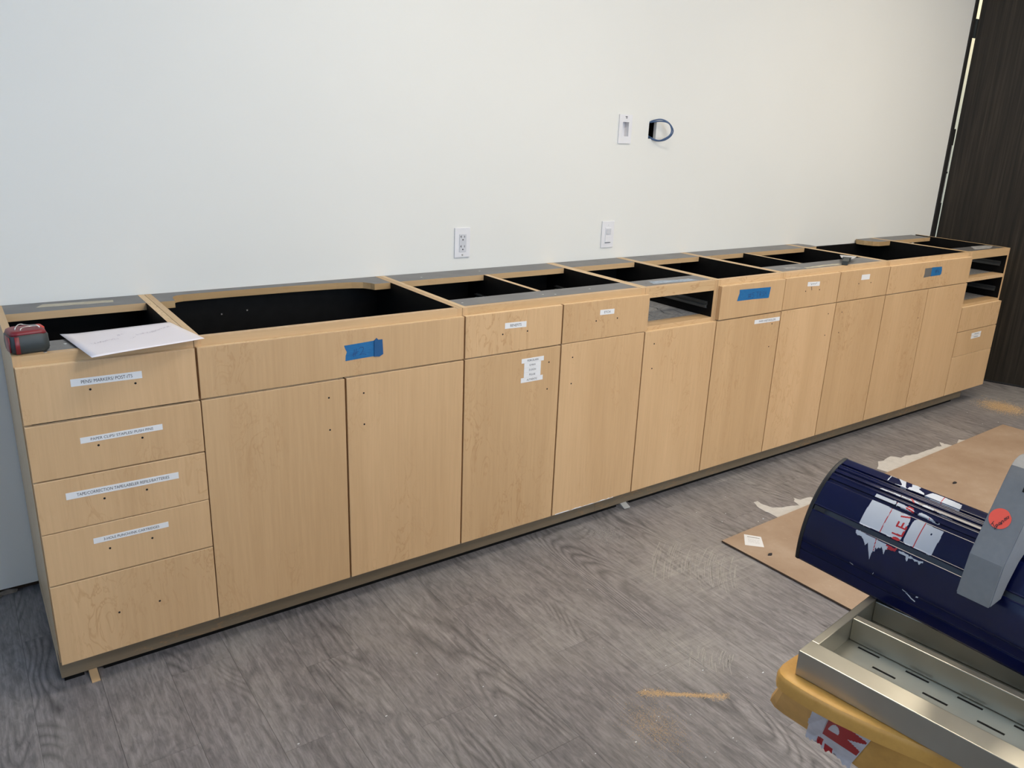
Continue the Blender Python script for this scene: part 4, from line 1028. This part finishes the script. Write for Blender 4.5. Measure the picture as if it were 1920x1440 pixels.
DT = [[(-1.4375, 50.3), (-1.4485, 51.7)], [(-1.4368, 57.3), (-1.448, 56.4)], [(-1.4384, 58.9), (-1.4455, 58.5)], [(-1.4346, 65.7), (-1.4405, 63.8)], [(-1.4378, 43.1), (-1.4515, 43.2)], [(-1.4378, 43.1), (-1.4379, 46.2)], [(-1.4448, 43.2), (-1.4452, 46.4)], [(-1.4512, 43.2), (-1.4511, 44.8)], [(-1.437, 37.9), (-1.451, 38.2)], [(-1.451, 38.2), (-1.4516, 41.5)], [(-1.4406, 34.9), (-1.4424, 35.7)], [(-1.4424, 35.7), (-1.4477, 35.8)], [(-1.4477, 35.8), (-1.4499, 35.5)], [(-1.4422, 34.8), (-1.4491, 35.2)], [(-1.4369, 29.4), (-1.4504, 28.9)], [(-1.44, 27.9), (-1.4502, 28.4)], [(-1.4506, 28.8), (-1.4511, 29.9)]]
MM = .0024                                  # metres of girth per degree
def inpoly(p, poly):
    c = False; n = len(poly)
    for i in range(n):
        (x0, y0), (x1, y1) = poly[i], poly[i-1]
        if (y0 > p[1]) != (y1 > p[1]) and p[0] < (x1-x0)*(p[1]-y0)/(y1-y0)+x0: c = not c
    return c
BOX = [(min(q[0] for q in P)-.0005, max(q[0] for q in P)+.0005, min(q[1] for q in P)-.3, max(q[1] for q in P)+.3) for P in DP]
SL = [[((a[0], a[1]*MM), (c[0], c[1]*MM))] for a, c in DL]; ST = [[((a[0], a[1]*MM), (c[0], c[1]*MM))] for a, c in DT]
def decal(y, th):
    """0 none, 1 silver film, 2 red print"""
    p = (y, th*MM)
    for g in ST:
        if min(g[0][0][0], g[0][1][0])-.003 < y < max(g[0][0][0], g[0][1][0])+.003 and sdist(p, g) < .00135: return 2
    ok = any(b[0] < y < b[1] and b[2] < th < b[3] and inpoly((y, th), P) for b, P in zip(BOX, DP))
    if not ok or (abs(y+1.4864) < .0011 and abs(th-47.) < .5): return 0
    for g in SL:
        if min(g[0][0][0], g[0][1][0])-.002 < y < max(g[0][0][0], g[0][1][0])+.002 and sdist(p, g) < .0006: return 2
    return 1
bm = B(); cache = {}; DY, DTH = .0007, .33
def dv(iy, it):
    k = (iy, it)
    if k not in cache: cache[k] = bm.verts.new(bpt(min(80.95, 14+it*DTH), -1.375-iy*DY, .0004))
    return cache[k]
for iy in range(0, 205):
    for it in range(0, 203):
        th = 14+(it+.5)*DTH
        if 30.9 < th < 34.3: continue
        c_ = decal(-1.375-(iy+.5)*DY, th)
        if c_:
            f = bm.faces.new((dv(iy, it), dv(iy+1, it), dv(iy+1, it+1), dv(iy, it+1))); f.material_index = c_-1; f.smooth = True
bmesh.ops.recalc_face_normals(bm, faces=bm.faces)
link('worn_decal', bm, [M_DECAL, M_RED], MC)
bm = B()
for pts in ([(-1.478, 9.0), (-1.486, 8.2), (-1.494, 6.5), (-1.500, 5.9)], [(-1.499, 8.6), (-1.502, 8.9)], [(-1.4305, 9.2), (-1.4318, 10.6)], [(-1.392, 9.5), (-1.398, 9.2)]):
    for (y0, t0), (y1, t1) in zip(pts, pts[1:]):
        bm.faces.new([bm.verts.new(bpt(t, y, .0005)) for y, t in ((y0, t0-.25), (y1, t1-.35), (y1, t1+.3), (y0, t0+.4))])
link('paint_scratches', bm, M_DECAL, MC)
# yoke
YK0, YK1 = -1.6035, -1.5595
outer = [(1.053, .823), (1.066, .880), (1.122, .980), (1.131, .994), (1.139, 1.001), (1.150, 1.0045), (1.168, 1.004), (1.235, 1.001), (1.256, .993), (1.272, .975), (1.306, .880), (1.312, .823)]
inner = [(1.290, .823), (1.280, .846), (1.262, .874), (1.240, .894), (1.212, .905), (1.19, .907), (1.165, .905), (1.138, .893), (1.113, .873), (1.094, .846), (1.0835, .826)]
bm = B(); prism(bm, outer+inner, -YK1, -YK0, 0, lambda a, b_, c: (a, -c, b_))
bmesh.ops.triangulate(bm, faces=[f for f in bm.faces if len(f.verts) > 4])
bmesh.ops.recalc_face_normals(bm, faces=bm.faces)
ed = [e for e in bm.edges if len(e.link_faces) == 2 and abs(e.verts[0].co.y-e.verts[1].co.y) < 1e-6 and e.calc_face_angle(0) > .8]
bmesh.ops.bevel(bm, geom=ed, offset=.0014, segments=2, affect='EDGES')
yk = link('yoke', bm, M_GREY, MC)
bm = B()
# fluorescent dot with a name on the sloping face of the yoke
p0, p1 = Vector((1.066, 0, .880)), Vector((1.122, 0, .980)); ax = (p1-p0).normalized(); nr = Vector((-ax.z, 0, ax.x))
def ykp(a, b_, c=0.):    # a along y to the viewer's right, b up the slope
    return tuple(p0+ax*b_+nr*(.0006+c)+Vector((0, -a, 0)))
CXs, CYs = 1.5755, .0575
vs_ = [bm.verts.new(ykp(CXs+.0135*math.cos(6.283*k/28)*(1 if k not in (3, 4) else .93), CYs+.0140*math.sin(6.283*k/28))) for k in range(28)]
bm.faces.new(vs_)
hw = [[(1.5691, 0.046), (1.5703, 0.0513)], [(1.5699, 0.0485), (1.5755, 0.0432)], [(1.575, 0.0417), (1.5769, 0.0452)], [(1.5757, 0.0455), (1.5742, 0.0474), (1.5753, 0.0492), (1.577, 0.0483), (1.5762, 0.0453)], [(1.5779, 0.053), (1.5766, 0.0516), (1.5778, 0.0491), (1.5791, 0.051), (1.5785, 0.0533), (1.5802, 0.051)], [(1.5805, 0.052), (1.5786, 0.0551), (1.5799, 0.0565), (1.5817, 0.0547)], [(1.582, 0.0566), (1.5804, 0.0598), (1.5814, 0.0611), (1.583, 0.0579)], [(1.5835, 0.0599), (1.5819, 0.0626)], [(1.5841, 0.0649), (1.583, 0.0635), (1.5848, 0.0626), (1.584, 0.061)]]
for st in hw: ribbon(bm, st, .0008, lambda a, b_, c: ykp(a, b_, c), .0004, 1)
link('round_sticker', bm, [M_ORANGE, M_INK], yk)
bm = B(); bm.faces.new([bm.verts.new(ykp(a, b_)) for a, b_ in ((1.5856, .1010), (1.597, .1010), (1.597, .1085), (1.5853, .1085))]); link('slot', bm, M_DARK, yk)
